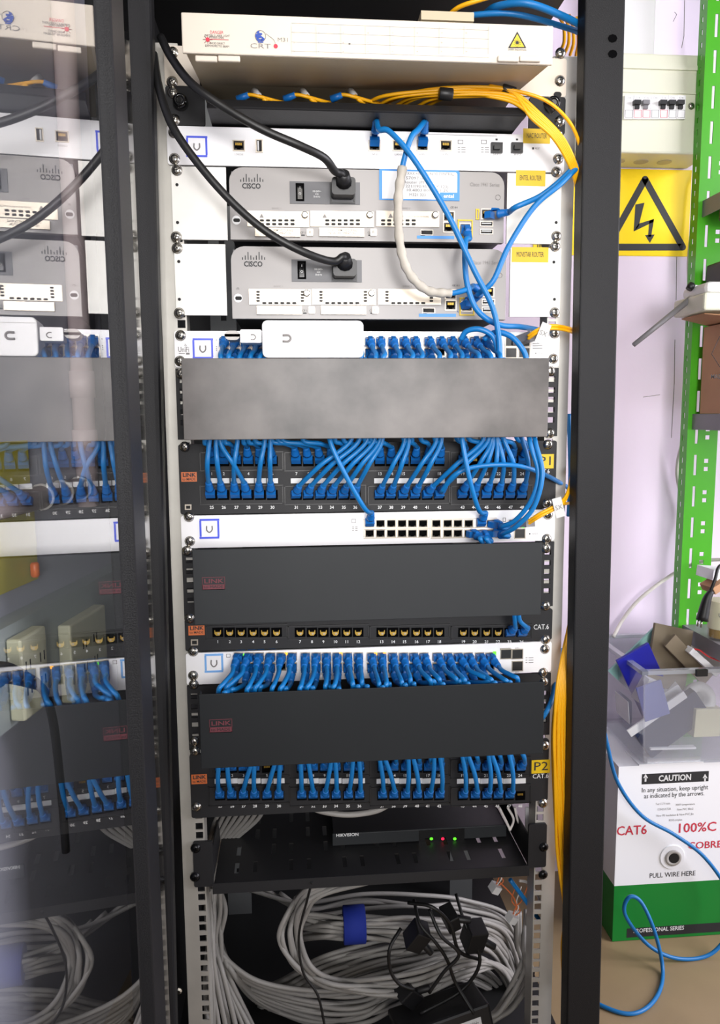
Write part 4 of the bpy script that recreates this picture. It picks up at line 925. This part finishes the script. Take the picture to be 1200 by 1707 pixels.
# ------------------------------------------------------------------ right side of the room
YB = .5
bk = thing('breaker_box', 'ivory wall mounted breaker box with a row of breakers', 'breaker box', P(1100, 260, YB))
x0, x1, z0, z1 = RC(960, 88, 1189, 255, YB)
part('enclosure', MB(IVORY).box(x0, x1, YB, YW-.0005, z0, z1), bk, bevel=.004)
ins = MB(IVORY); a, b, c_, d_ = RC(975, 112, 1168, 236, YB)
ins.box(x0+.01, b, YB-.004, YB, d_-.004, d_+.004); ins.rbox(b-.004, b+.004, YB-.004, YB, c_, d_, .002); ins.box(x0+.01, b-.01, YB-.003, YB, P(1060, 155, YB).z, P(1060, 153, YB).z)
part('cover_moulding', ins, bk)
for i, x in enumerate((1048, 1063, 1077.5, 1092, 1106.5, 1121, 1135.5)):
    br_ = MB(WHITEM).pbox(x-7, 159, x+7, 198, YB-.006, YB)
    dark = i in (1, 4, 5, 6)
    bo = part('breaker', br_, bk); tg = MB(BLACKPL if dark else LTGREY if i != 2 else GREYPL)
    if i in (1, 2, 4, 5, 6): part('toggle', tg.pbox(x-5, 166, x+6, 173, YB-.016, YB-.006).pbox(x-4, 173, x+3, 181, YB-.010, YB-.006), bo)
    part('breaker_print', MB(INKG).pt('C16', x, 163, 2.6, YB-.0064, wpx=7).use(INKR if i in (1, 2, 4) else INKG).pframe(x-6, 183, x+6, 196, .6, YB-.0064, YB-.006), bo)
screws(bk, ((1152, 177),), YB)
for i, x in enumerate((1048, 1088, 1128)): part('knockout', MB(LTGREY).lathe([(.014, 0), (.014, .0006)], T4((P(x, 255, YB).x, YB+.05, z0-.0007)), 20), bk)
solo('cable_trunking', MB(WHITEM).box(P(1000, 40, .55).x, P(1086, 40, .55).x, .55, YW-.0005, z1+.0015, .55).box(P(1086, 40, .55).x, P(1093, 40, .55).x, .553, YW-.0005, z1+.0015, .55), 'wide white trunking rising from the top of the breaker box', 'trunking')
YS = YW-.003
sg = thing('warning_sign', 'yellow electric shock warning sign with a black triangle on the lilac wall', 'sign', P(1020, 426, YS))
part('sign_plate', MB(SIGNY).pbox(890, 281, 1150, 426, YS, YW-.0005), sg)
def ribbon(mb, pts, r, Y): 
    q = [P(x, y, Y) for x, y in pts]
    for i in range(len(q)): mb.tube([q[i], q[(i+1) % len(q)]], r, 8, spline=False); mb.lathe([(r, -.0004), (r, .0004)], T4(q[i]) @ FRONT, 12, False)
def band(mb, a, b_, wd, Y):
    A, B = P(*a, Y), P(*b_, Y); d = (B-A).normalized(); n = Vector((-d.z, 0, d.x))*wd/2
    pts = [A+n, A-n, B-n, B+n]; mb.prism([(p.x, p.z) for p in pts][::1], Y-.0004, Y)
tm = MB(INK); V = ((1075, 299), (1138, 412), (1012, 412))
for i in range(3): band(tm, V[i], V[(i+1) % 3], .0135, YS); tm.lathe([(.0067, -.0004), (.0067, .0004)], T4(P(*V[i], YS)) @ FRONT, 16, False)
tri(tm, ((1059, 341), (1074, 338), (1064, 378), (1056, 386)), YS, .0005)
tri(tm, ((1056, 386), (1064, 373), (1090, 365), (1089, 370)), YS, .0005); tri(tm, ((1082, 368), (1090, 365), (1085, 395), (1080, 395)), YS, .0005); tri(tm, ((1075, 392), (1091, 391), (1083, 405)), YS, .0005)
part('shock_symbol', tm, sg)
part('sign_lettering', MB(INK).pt('a', 962, 374, 9, YS-.0006, .01).pt('er', 962, 410, 8, YS-.0006, .01).pt('lerd', 907, 409, 11, YS-.0006, .01).pt('ta', 962, 420, 8, YS-.0006, .01), sg)
# carton of cable
YC = P(1025, 1570, 0).y; d_ = ray(1025, 1570); kk = (ZF-CP.z)/d_.z; cpt = CP+d_*kk; YC = cpt.y
ca = thing('cable_carton', 'white and green cable carton marked CAUTION standing on the floor', 'carton', (P(1130, 1400, YC).x, YC+.1, ZF))
xl = P(1026, 1420, YC).x; xr = xl+.30; zc1 = P(1100, 1275, YC).z; zg = P(1110, 1472, YC).z
part('carton_body', MB(CARTW).box(xl, xr, YC, YC+.2, zg, zc1).use(CARTG).box(xl, xr, YC, YC+.2, ZF+.001, zg), ca)
t = MB(INK).pbox(1070, 1288, 1181, 1305, YC-.0004, YC).use(INKW).pt('CAUTION', 1125, 1297, 10, YC-.0007, .03, wpx=54)
for x in (1076, 1175): tri(t, ((x-4, 1297), (x+4, 1297), (x, 1290)), YC-.0004); t.pbox(x-1.4, 1296, x+1.4, 1303, YC-.0007, YC-.0004)
part('caution_band', t, ca); t = MB(INK)
t.use(INK).pt('In any situation, keep upright', 1125, 1315, 8, YC-.0004, wpx=110).pt('as indicated by the arrows.', 1124, 1325, 8, YC-.0004, wpx=100)
t.use(INKG)
for x, y, s_, w_ in ((1105, 1340, 'Test CCTV table', 24), (1142, 1341, '300V temperatura', 32), (1107, 1349, 'CONDUCTOR', 22), (1142, 1349, 'New PVC 30m2', 27), (1125, 1358.5, 'New PE insulation & New PVC Jkt', 62), (1126, 1367, 'ROHS compliant', 22)): t.pt(s_, x, y, 3.6, YC-.0004, wpx=w_)
part('carton_print', t, ca); part('pull_print', MB(INK).pt('PULL WIRE HERE', 1121, 1458, 8.5, YC-.0004, wpx=76), ca)
for s_, x, y, h, wd_ in (('CAT6', 1053, 1385, 16, 50), ('100%C', 1161, 1380, 16, 62), ('COBRE', 1175, 1409, 12, 56)): part('marker_writing', MB(INKR).pt(s_, x, y, h, YC-.0005, .01, wpx=wd_), ca, 'red handwritten marker lettering '+s_)
t = MB(CARTW).lathe([(.025, 0), (.024, .002)], T4(P(1120, 1428, YC)) @ FRONT, 24, False).use(LTGREY).lathe([(.0165, 0), (.016, .004), (.010, .004), (.010, .001)], T4(P(1121, 1429, YC)) @ FRONT, 24).use(DARKHOLE).lathe([(.0098, 0), (.0098, .0045)], T4(P(1122, 1429, YC)) @ FRONT, 20, False)
part('pull_hole', t, ca)
part('series_band', MB(INK).pbox(1045, 1542, 1230, 1557, YC-.0004, YC).use(INKW).pt('PROFESSIONAL SERIES', 1098, 1549.5, 7, YC-.0007, .02, wpx=84), ca)
part('flap', MB(CARTW).box(P(1065, 1270, YC).x, P(1172, 1270, YC).x, YC-.001, YC+.06, zc1+.0005, zc1+.003).box(P(1080, 1270, YC).x, P(1168, 1270, YC).x, YC+.002, YC+.06, zc1+.0032, zc1+.012), ca)
bg = solo('grey_box', MB(GREYPL).box(P(990, 1400, YC+.08).x, xl-.004, YC+.08, YC+.2, ZF, P(1010, 1235, YC+.08).z), 'dark grey box standing between the cabinet post and the white carton', 'box', bevel=.004)
# clear bin on the carton
zb0 = zc1+.0125; Yb0, Yb1 = YC-.015, YC+.2
xbl = P(1076, 1180, Yb0).x; xbr = xbl+.30; zbt = P(1130, 1118, Yb0).z
bn = thing('storage_bin', 'clear plastic bin full of papers on top of the white carton', 'bin', ((xbl+xbr)/2, (Yb0+Yb1)/2, zb0))
tk, tp_ = .003, .012
w_ = MB(BINPL)
def wall(a0, a1, b0, b1): w_.hull([Vector(v) for v in a0], [Vector(v) for v in a1])
o = [(xbl-tp_, Yb0-tp_), (xbr+tp_, Yb0-tp_), (xbr+tp_, Yb1), (xbl-tp_, Yb1)]; i_ = [(xbl, Yb0), (xbr, Yb0), (xbr, Yb1-tp_), (xbl, Yb1-tp_)]
for q in range(4):
    A, B, C, D = i_[q], i_[(q+1) % 4], o[(q+1) % 4], o[q]; nrm = Vector((B[1]-A[1], A[0]-B[0], 0)).normalized()*tk
    f = [Vector((*A, zb0)), Vector((*B, zb0)), Vector((*C, zbt)), Vector((*D, zbt))]; w_.hull(f, [v-nrm for v in f])
w_.box(xbl, xbr, Yb0, Yb1-tp_, zb0, zb0+.003)
part('tub', w_, bn)
rm = MB(glass_mat('bin_rim_plastic', (.9, .92, .94), .15, 1.35, .5, (190, 194, 200))); e = .006
for q in range(4):
    A, B = o[q], o[(q+1) % 4]; rm.box(min(A[0], B[0])-e, max(A[0], B[0])+e, min(A[1], B[1])-e if q != 2 else min(A[1], B[1])-e, max(A[1], B[1])+e, zbt, zbt+.007)
part('rim', rm, bn)
part('clip', MB(BLACKPL).box(P(1150, 1122, Yb0).x, P(1168, 1122, Yb0).x, Yb0-tp_-.012, Yb0-tp_-.006, zbt-.004, zbt+.008), bn, 'black clip')
part('side_label', MB(CARTW).hull([Vector((xbl-.0055, Yb0+.05, zb0+.055)), Vector((xbl-.0055, Yb0+.11, zb0+.055)), Vector((xbl-.0105, Yb0+.11, zb0+.10)), Vector((xbl-.0105, Yb0+.05, zb0+.10))], [Vector((xbl-.0065, Yb0+.05, zb0+.055)), Vector((xbl-.0065, Yb0+.11, zb0+.055)), Vector((xbl-.0115, Yb0+.11, zb0+.10)), Vector((xbl-.0115, Yb0+.05, zb0+.10))]), bn)
DBLUE = mat('folder_blue', (24, 30, 150), .4); TEAL = mat('mint_card', (160, 214, 206), .5); NAVY = mat('navy_card', (28, 46, 84), .5); REDR = mat('red_cord', (228, 60, 66), .5)
def item(name, lab, cat, px, Y, size, e, m): solo(name, MB(m).cbox(P(*px, Y), size, e), lab, cat, 'things in the clear bin', bevel=.0008)
item('folder', 'dark blue folder leaning in the clear bin', 'folder', (1078, 1140), Yb0+.06, (.07, .006, .16), (.15, -.5, 0), DBLUE)
item('notebook', 'mint green card packet sticking out of the bin top left', 'packet', (1072, 1098), Yb0+.10, (.065, .006, .13), (.1, .75, 0), TEAL)
item('cardboard_piece', 'grey brown cardboard piece sticking up in the bin', 'cardboard', (1115, 1096), Yb0+.07, (.085, .007, .12), (-.2, .25, .1), BRNCARD)
item('cardboard_piece', 'thin brown cardboard strip leaning right in the bin', 'cardboard', (1148, 1100), Yb0+.05, (.03, .006, .12), (0, -.8, .1), BRNCARD)
item('envelope', 'white slim box lying on the papers at the bin top', 'box', (1170, 1102), Yb0+.04, (.012, .02, .075), (0, -.85, 0), CARTW)
item('tray_lid', 'pale rounded plastic lid sticking out of the bin at right', 'lid', (1190, 1088), Yb0+.09, (.10, .008, .07), (-.5, 0, 0), LTGREY)
item('card_box', 'navy card box slanting low in the bin', 'box', (1118, 1205), Yb0+.03, (.14, .02, .06), (0, -.62, 0), NAVY)
item('packet', 'small white packet at the left end of the bin', 'packet', (1076, 1150), Yb0+.05, (.03, .02, .05), (.2, .4, .3), TAG)
item('packet', 'thin white strip lying near the bin floor', 'packet', (1120, 1246), Yb0+.02, (.09, .012, .004), (0, .02, 0), CARTW)
item('packet', 'crumpled white sleeve in the middle of the bin', 'packet', (1122, 1168), Yb0+.06, (.06, .012, .05), (.3, .9, .2), CARTW)
item('paper_stack', 'white papers slanting through the bin', 'paper', (1095, 1190), Yb0+.022, (.13, .004, .016), (0, -.6, 0), CARTW)
item('paper_pad', 'cream paper block standing at the right in the bin', 'paper', (1172, 1200), Yb0+.03, (.055, .03, .055), (0, .05, .1), OUTLET)
item('packet', 'light blue packet inside the bin below the folder', 'packet', (1088, 1168), Yb0+.02, (.05, .004, .07), (0, -.3, 0), mat('packet_blue', (108, 120, 190), .5))
ring = MB(TAG).lathe([(.012, -.006), (.030, -.006), (.030, .006), (.012, .006), (.012, -.006)], T4(P(1166, 1163, Yb0+.04)) @ Euler((1.1, .1, 0)).to_matrix().to_4x4(), 24)
solo('tape_roll', ring, 'white tape roll lying in the clear bin', 'tape roll', 'things in the clear bin')
solo('red_cord', MB(REDR).tube(PQ((1155, 1082, Yb0+.05), (1166, 1084, Yb0+.04), (1180, 1094, Yb0+.03), (1202, 1103, Yb0+.02)), .0016, 6, 6), 'red cord lying over the bin contents', 'cord', 'things in the clear bin')
# blue cable on the floor, white cables on the wall
cord('blue data cable snaking down across the white carton to the floor', PQ((998, 1170, YC-.1), (1012, 1240, YC-.06), (1030, 1305, YC-.03), (1070, 1360, YC-.025), (1125, 1392, YC-.025), (1175, 1430, YC-.03), (1215, 1490, YC-.04), (1218, 1545, YC-.05), (1185, 1590, YC-.06), (1130, 1598, YC-.065), (1080, 1575, YC-.06), (1042, 1525, YC-.05), (1048, 1496, YC-.05), (1068, 1503, YC-.055), (1090, 1550, YC-.075), (1104, 1610, YC-.085))+[PZp(1100, 1650), PZp(1078, 1680), PZp(1045, 1690), PZp(1000, 1675), PZp(960, 1650)], (None, None), None, .0036, BLUE, 'data_cable', 'cable')
cord('white cable running down the wall beside the green upright', PQ((1154, 690, .54), (1140, 728, .55), (1128, 790, .57), (1145, 860, .57), (1143, 900, .56), (1137, 960, .56), (1138, 1010, .56), (1150, 1070, .55)), (None, None), None, .0038, WHITEC, 'data_cable', 'cable')
cord('white cable arching across the lilac wall to the shelf', PQ((1022, 1062, .54), (1040, 1030, .56), (1070, 995, .56), (1125, 955, .55), (1170, 936, .52), (1215, 932, .46)), (None, None), None, .0038, WHITEC, 'data_cable', 'cable')
cord('thin cream cable hanging beside the green upright at the top', PQ((1176, 20, .55), (1180, 50, .55), (1183, 90, .55), (1172, 270, .57), (1162, 310, .57), (1148, 420, .575), (1147, 470, .575)), (None, None), None, .0025, WHITEC, 'data_cable', 'cable')
cord('short white cable loop under the antenna', PQ((1156, 552, .56), (1144, 575, .57), (1146, 595, .57), (1157, 605, .56)), (None, None), None, .0025, GREYC, 'data_cable', 'cable')
# green slotted upright with shelves
YU = .47
g0 = P(1161, 400, YU).x; g1 = g0+.062
up = thing('slotted_upright', 'green slotted angle upright of the storage shelf', 'shelf upright', (g0, YU, ZF))
xs = [g0, g0+.016, g0+.022, g0+.034, g0+.042, g1]; 
br = [ZF]; z = ZF+.03; kinds = []
while z < .45:
    br += [z, z+.040]; z += .062
br.append(.5)
m = MB(GREEN)
for j in range(len(br)-1):
    if j % 2 == 0: m.box(g0, g1, YU, YU+.002, br[j], br[j+1])
    else:
        a, b_ = br[j], br[j+1]; m.box(g0, g0+.016, YU, YU+.002, a, b_); m.box(g0+.022, g0+.037, YU, YU+.002, a, b_); m.box(g0+.046, g1, YU, YU+.002, a, b_)
        s4 = (b_-a)/5
        for q in range(3): m.box(g0+.037, g0+.046, YU, YU+.002, a+q*2*s4-.0, a+q*2*s4+s4)
part('front_flange', m, up)
br2 = [ZF]; z = ZF+.02
while z < .45: br2 += [z, z+.010]; z += .022
br2.append(.5); m = MB(GREEN)
for j in range(len(br2)-1):
    for ya, yb_ in (((YU+.002, YU+.028),) if j % 2 == 0 else ((YU+.002, YU+.014), (YU+.020, YU+.028))): m.box(g0, g0+.002, ya, yb_, br2[j], br2[j+1])
part('side_flange', m, up)
def shelf_plate(lab, py, e=.05):
    zc = P(1180, py, YU-.02).z
    s = solo('shelf_board', MB(GREYPL).box(g0+.008, g0+.5, YU-.26, YU-.0005, zc-.003, zc).box(g0+.008, g0+.01, YU-.26, YU-.0005, zc-.03, zc-.003), lab, 'shelf', 'metal shelf boards of the green storage shelf')
    return zc
z_a = shelf_plate('grey metal shelf board high on the green upright', 330)
z_b = shelf_plate('grey metal shelf board under the brown cardboard box', 690)
z_c = shelf_plate('grey metal shelf board carrying the glass jar', 1045)
xi = g0+.012
cb = thing('cardboard_box', 'brown cardboard box with an open flap on the grey shelf', 'cardboard box', (xi+.1, YU-.1, z_b))
zk = P(1185, 545, YU-.03).z
part('box_body', MB(KRAFT).box(xi, xi+.25, YU-.16, YU-.02, z_b+.0005, zk), cb)
part('flap', MB(KRAFT).hull([Vector((xi+.02, YU-.02, zk)), Vector((xi+.02, YU-.16, zk)), Vector((xi+.02, YU-.16, zk+.002)), Vector((xi+.02, YU-.02, zk+.002))], [Vector((xi-.055, YU-.04, zk+.012)), Vector((xi-.055, YU-.12, zk+.012)), Vector((xi-.055, YU-.12, zk+.014)), Vector((xi-.055, YU-.04, zk+.014))]), cb)
YK = YU-.1604
part('box_print', MB(INK).tube([P(1200, 560, YK), P(1186, 590, YK), P(1200, 612, YK)], .0006, 5, spline=False).pt('MADE', 1196, 628, 7, YK, .01, wpx=22), cb)
ro = thing('wireless_router', 'white wireless router with a grey antenna on the cardboard box', 'router', (xi+.08, YU-.09, zk+.016))
part('body', MB(IVORY).box(P(1174, 500, YU-.14).x, xi+.2, YU-.14, YU-.03, zk+.016, P(1180, 487, YU-.14).z), ro, bevel=.004)
part('top_shell', MB(WHITEM).box(P(1178, 480, YU-.13).x, xi+.2, YU-.13, YU-.04, P(1180, 487, YU-.14).z+.0005, P(1180, 468, YU-.13).z), ro, bevel=.009)
part('antenna', MB(GREYPL).tube([P(1150, 499, YU-.08), P(1056, 575, YU-.08)], lambda t: .0055-.0012*t, 10, spline=False), ro, 'grey rod antenna')
part('antenna_joint', MB(LTGREY).tube([P(1148, 497, YU-.08), P(1158, 500, YU-.08), P(1164, 496, YU-.08)], .005, 8, 3), ro)
part('antenna_connector', MB(BLACKPL).lathe([(.006, -.006), (.007, 0), (.006, .006)], T4(P(1151, 478, YU-.08)) @ Euler((0, .6, 0)).to_matrix().to_4x4(), 10).use(WHITEM).tube([P(1153, 478, YU-.08), P(1164, 479, YU-.08)], .004, 8, spline=False), ro)
solo('black_case', MB(BLACKPL).box(g0+.01, g0+.25, YU-.1, YU-.02, P(1180, 468, YU-.13).z+.001, P(1185, 428, YU-.1).z), 'black case lying above the white wireless router', 'case', bevel=.004)
solo('black_device', MB(BLACKPL).box(g0+.012, g0+.25, YU-.2, YU-.05, z_a-.05, z_a-.0035), 'black device hung under the high grey shelf board', 'device', bevel=.004)
jp = P(1194, 1005, YU-.1)
jr = thing('glass_jar', 'glass jar with a paper label on the lower shelf board', 'jar', (jp.x, YU-.1, z_c))
JM = T4((jp.x+.012, YU-.1, z_c+.001)); hj = P(1194, 975, YU-.1).z-z_c
part('glass', MB(JARGL).lathe([(.022, 0), (.024, .003), (.024, hj*.75), (.019, hj*.9), (.019, hj)], JM, 20), jr)
part('label', MB(OUTLET).lathe([(.0245, hj*.2), (.0247, hj*.21), (.0247, hj*.7), (.0245, hj*.71)], JM, 20).use(INK).text('Uno', jp.x-.0, z_c+hj*.5, .008, YU-.1-.0252), jr)
part('contents', MB(mat('amber_fill', (176, 140, 50), .5)).lathe([(.020, .003), (.021, .005), (.021, hj*.5)], JM, 16), jr)
pgp = P(1176, 990, YU-.12)
pg = thing('hanging_plug', 'black mains plug with bare pins hanging at the lower shelf board', 'plug', pgp)
part('body', MB(BLACKPL).tube(PQ((1186, 985, YU-.13), (1178, 1000, YU-.13), (1170, 1034, YU-.13)), lambda t: .005+.006*t, 10, 5), pg)
part('pins', MB(SCREW).tube(PQ((1165, 1032, YU-.13), (1162, 1044, YU-.13)), .0018, 6, spline=False).tube(PQ((1170, 1034, YU-.13), (1168, 1046, YU-.13)), .0018, 6, spline=False), pg)
part('cable', MB(RUBBER).tube(PQ((1184, 986, YU-.13), (1192, 965, YU-.13), (1198, 945, YU-.12), (1212, 940, YU-.1)), .003, 8, 6), pg)
item2 = MB(CARTW).cbox(P(1188, 955, YU-.09), (.035, .05, .02), (0, .1, .1)); solo('paper_scrap', item2, 'white folded carton scrap above the glass jar', 'carton', bevel=.0006)
solo('kraft_scrap', MB(KRAFT).cbox(P(1190, 975, YU-.11), (.03, .04, .014), (0, -.5, .1)), 'brown carton scrap resting over the glass jar', 'carton', bevel=.0006)

# ------------------------------------------------------------------ left wall seen through the door glass
def LP(x, y, off=0.0):                                                 # a measured ray meeting the left wall, in wall coordinates
    n = LW.to_3x3() @ Vector((1, 0, 0)); o = LW @ Vector((off, 0, 0)); d = ray(x, y); return LW.inverted() @ (CP+d*((o-CP).dot(n)/d.dot(n)))
def lwbox(mb, x0, y0, x1, y1, t0, t1):
    a = LP(x0, (y0+y1)/2); b_ = LP(x1, (y0+y1)/2); zc = LP((x0+x1)/2, y0).z; zd = LP((x0+x1)/2, y1).z
    return mb.box(t0, t1, min(a.y, b_.y), max(a.y, b_.y), min(zc, zd), max(zc, zd), LW)
a = LP(0, 1110); b_ = LP(140, 1080)
tz = LP(60, 1020).z
solo('wall_trunking', MB(mat('trunking_grey', (168, 176, 176), .5)).box(.0006, .03, a.y-.4, .45, LP(0, 1195).z-.002, LP(0, 1030).z, LW), 'pale grey wall trunking carrying the cream outlets, behind the door glass', 'trunking')
for lab, x0_, x1_, ya_, yb__ in (('cream double wall outlet on the trunking behind the glass, nearer the cabinet', 62, 128, 1022, 1150), ('cream wall outlet on the trunking holding the black plug', -30, 18, 1052, 1190)):
    ou = thing('wall_outlet', lab, 'outlet', LW @ Vector((.032, LP(x0_, 1100).y, LP(0, 1170).z)), 'cream wall outlets')
    ya, yb_ = LP(x0_, 1100).y, LP(x1_, 1100).y; xq = (x0_+x1_)/2; za, zb_ = LP(xq, yb__).z, LP(xq, ya_).z
    part('plate', MB(OUTLET).box(.031, .05, ya, yb_, za, zb_, LW), ou, bevel=.003)
    sl = MB(DARKHOLE); ym = (ya+yb_)/2
    for q in (-1, 1):
        for zz in (.35, .65): sl.box(.0501, .0506, ym+q*.018-.006, ym+q*.018-.004, za+(zb_-za)*zz-.006, za+(zb_-za)*zz+.006, LW); sl.box(.0501, .0506, ym+q*.018+.004, ym+q*.018+.006, za+(zb_-za)*zz-.006, za+(zb_-za)*zz+.006, LW)
    part('socket_slots', sl, ou)
q0 = LW @ (LP(5, 1125, .06))
pl = thing('wall_plug', 'black mains plug and cable hanging from the cream outlet behind the glass', 'plug', q0)
LQ = lambda x, y, o: LW @ LP(x, y, o)
part('body', MB(BLACKPL).tube([LQ(-8, 1125, .054), LQ(8, 1122, .066), LQ(30, 1128, .075), LQ(60, 1140, .075)], lambda t: .016-.009*t, 10, 5), pl)
part('cable', MB(RUBBER).tube([LQ(58, 1139, .075), LQ(75, 1155, .075), LQ(88, 1200, .07), LQ(96, 1260, .06), LQ(104, 1340, .05), LQ(110, 1420, .05)], .0055, 10, 7), pl)
PV = LP(105, 400).y
cv = thing('wall_conduit', 'pinkish white vertical conduit on the wall behind the door glass', 'conduit', LW @ Vector((.02, PV, LP(105, 850).z)))
part('pipe', MB(PIPE).lathe([(.016, LP(105, 850).z), (.016, .6)], LW @ T4((.018, PV, 0)), 16), cv)
for y in (640, 740): part('coupling', MB(PIPE).lathe([(.0185, -.02), (.0185, .02)], LW @ T4((.018, PV, LP(105, y).z)), 16), cv)
zh = LP(50, 828).z
chz = thing('wall_conduit', 'white horizontal conduit with saddle bands on the wall behind the glass', 'conduit', LW @ Vector((.02, PV-.1, zh)))
part('pipe', MB(PIPE).tube([LW @ Vector((.018, -.5, zh)), LW @ Vector((.018, PV-.022, zh))], .016, 16, spline=False), chz)
for y_ in (PV-.03, PV-.09, PV-.15): part('saddle_band', MB(LTGREY).tube([LW @ Vector((.018, y_, zh)), LW @ Vector((.018, y_+.006, zh))], .0185, 16, spline=False), chz)
yb2 = thing('yellow_board', 'dull yellow board on the left wall behind the door glass', 'board', LW @ Vector((.01, LP(20, 850).y, LP(20, 980).z)))
part('board', MB(YPANEL).box(.0006, .006, LP(0, 850).y-.5, LP(50, 850).y, LP(25, 978).z, zh-.02, LW).box(.0006, .006, LP(0, 850).y-.5, LP(46, 850).y, zh+.02, LP(25, 735).z, LW), yb2)
og = LW @ LP(48, 950, .01)
solo('orange_tab', MB(mat('orange_plastic', (230, 110, 30), .4)).lathe([(.004, -.010), (.006, -.007), (.006, .007), (.004, .010)], T4(og+Vector((.008, 0, 0))), 10), 'small orange tab at the edge of the yellow board', 'tab')
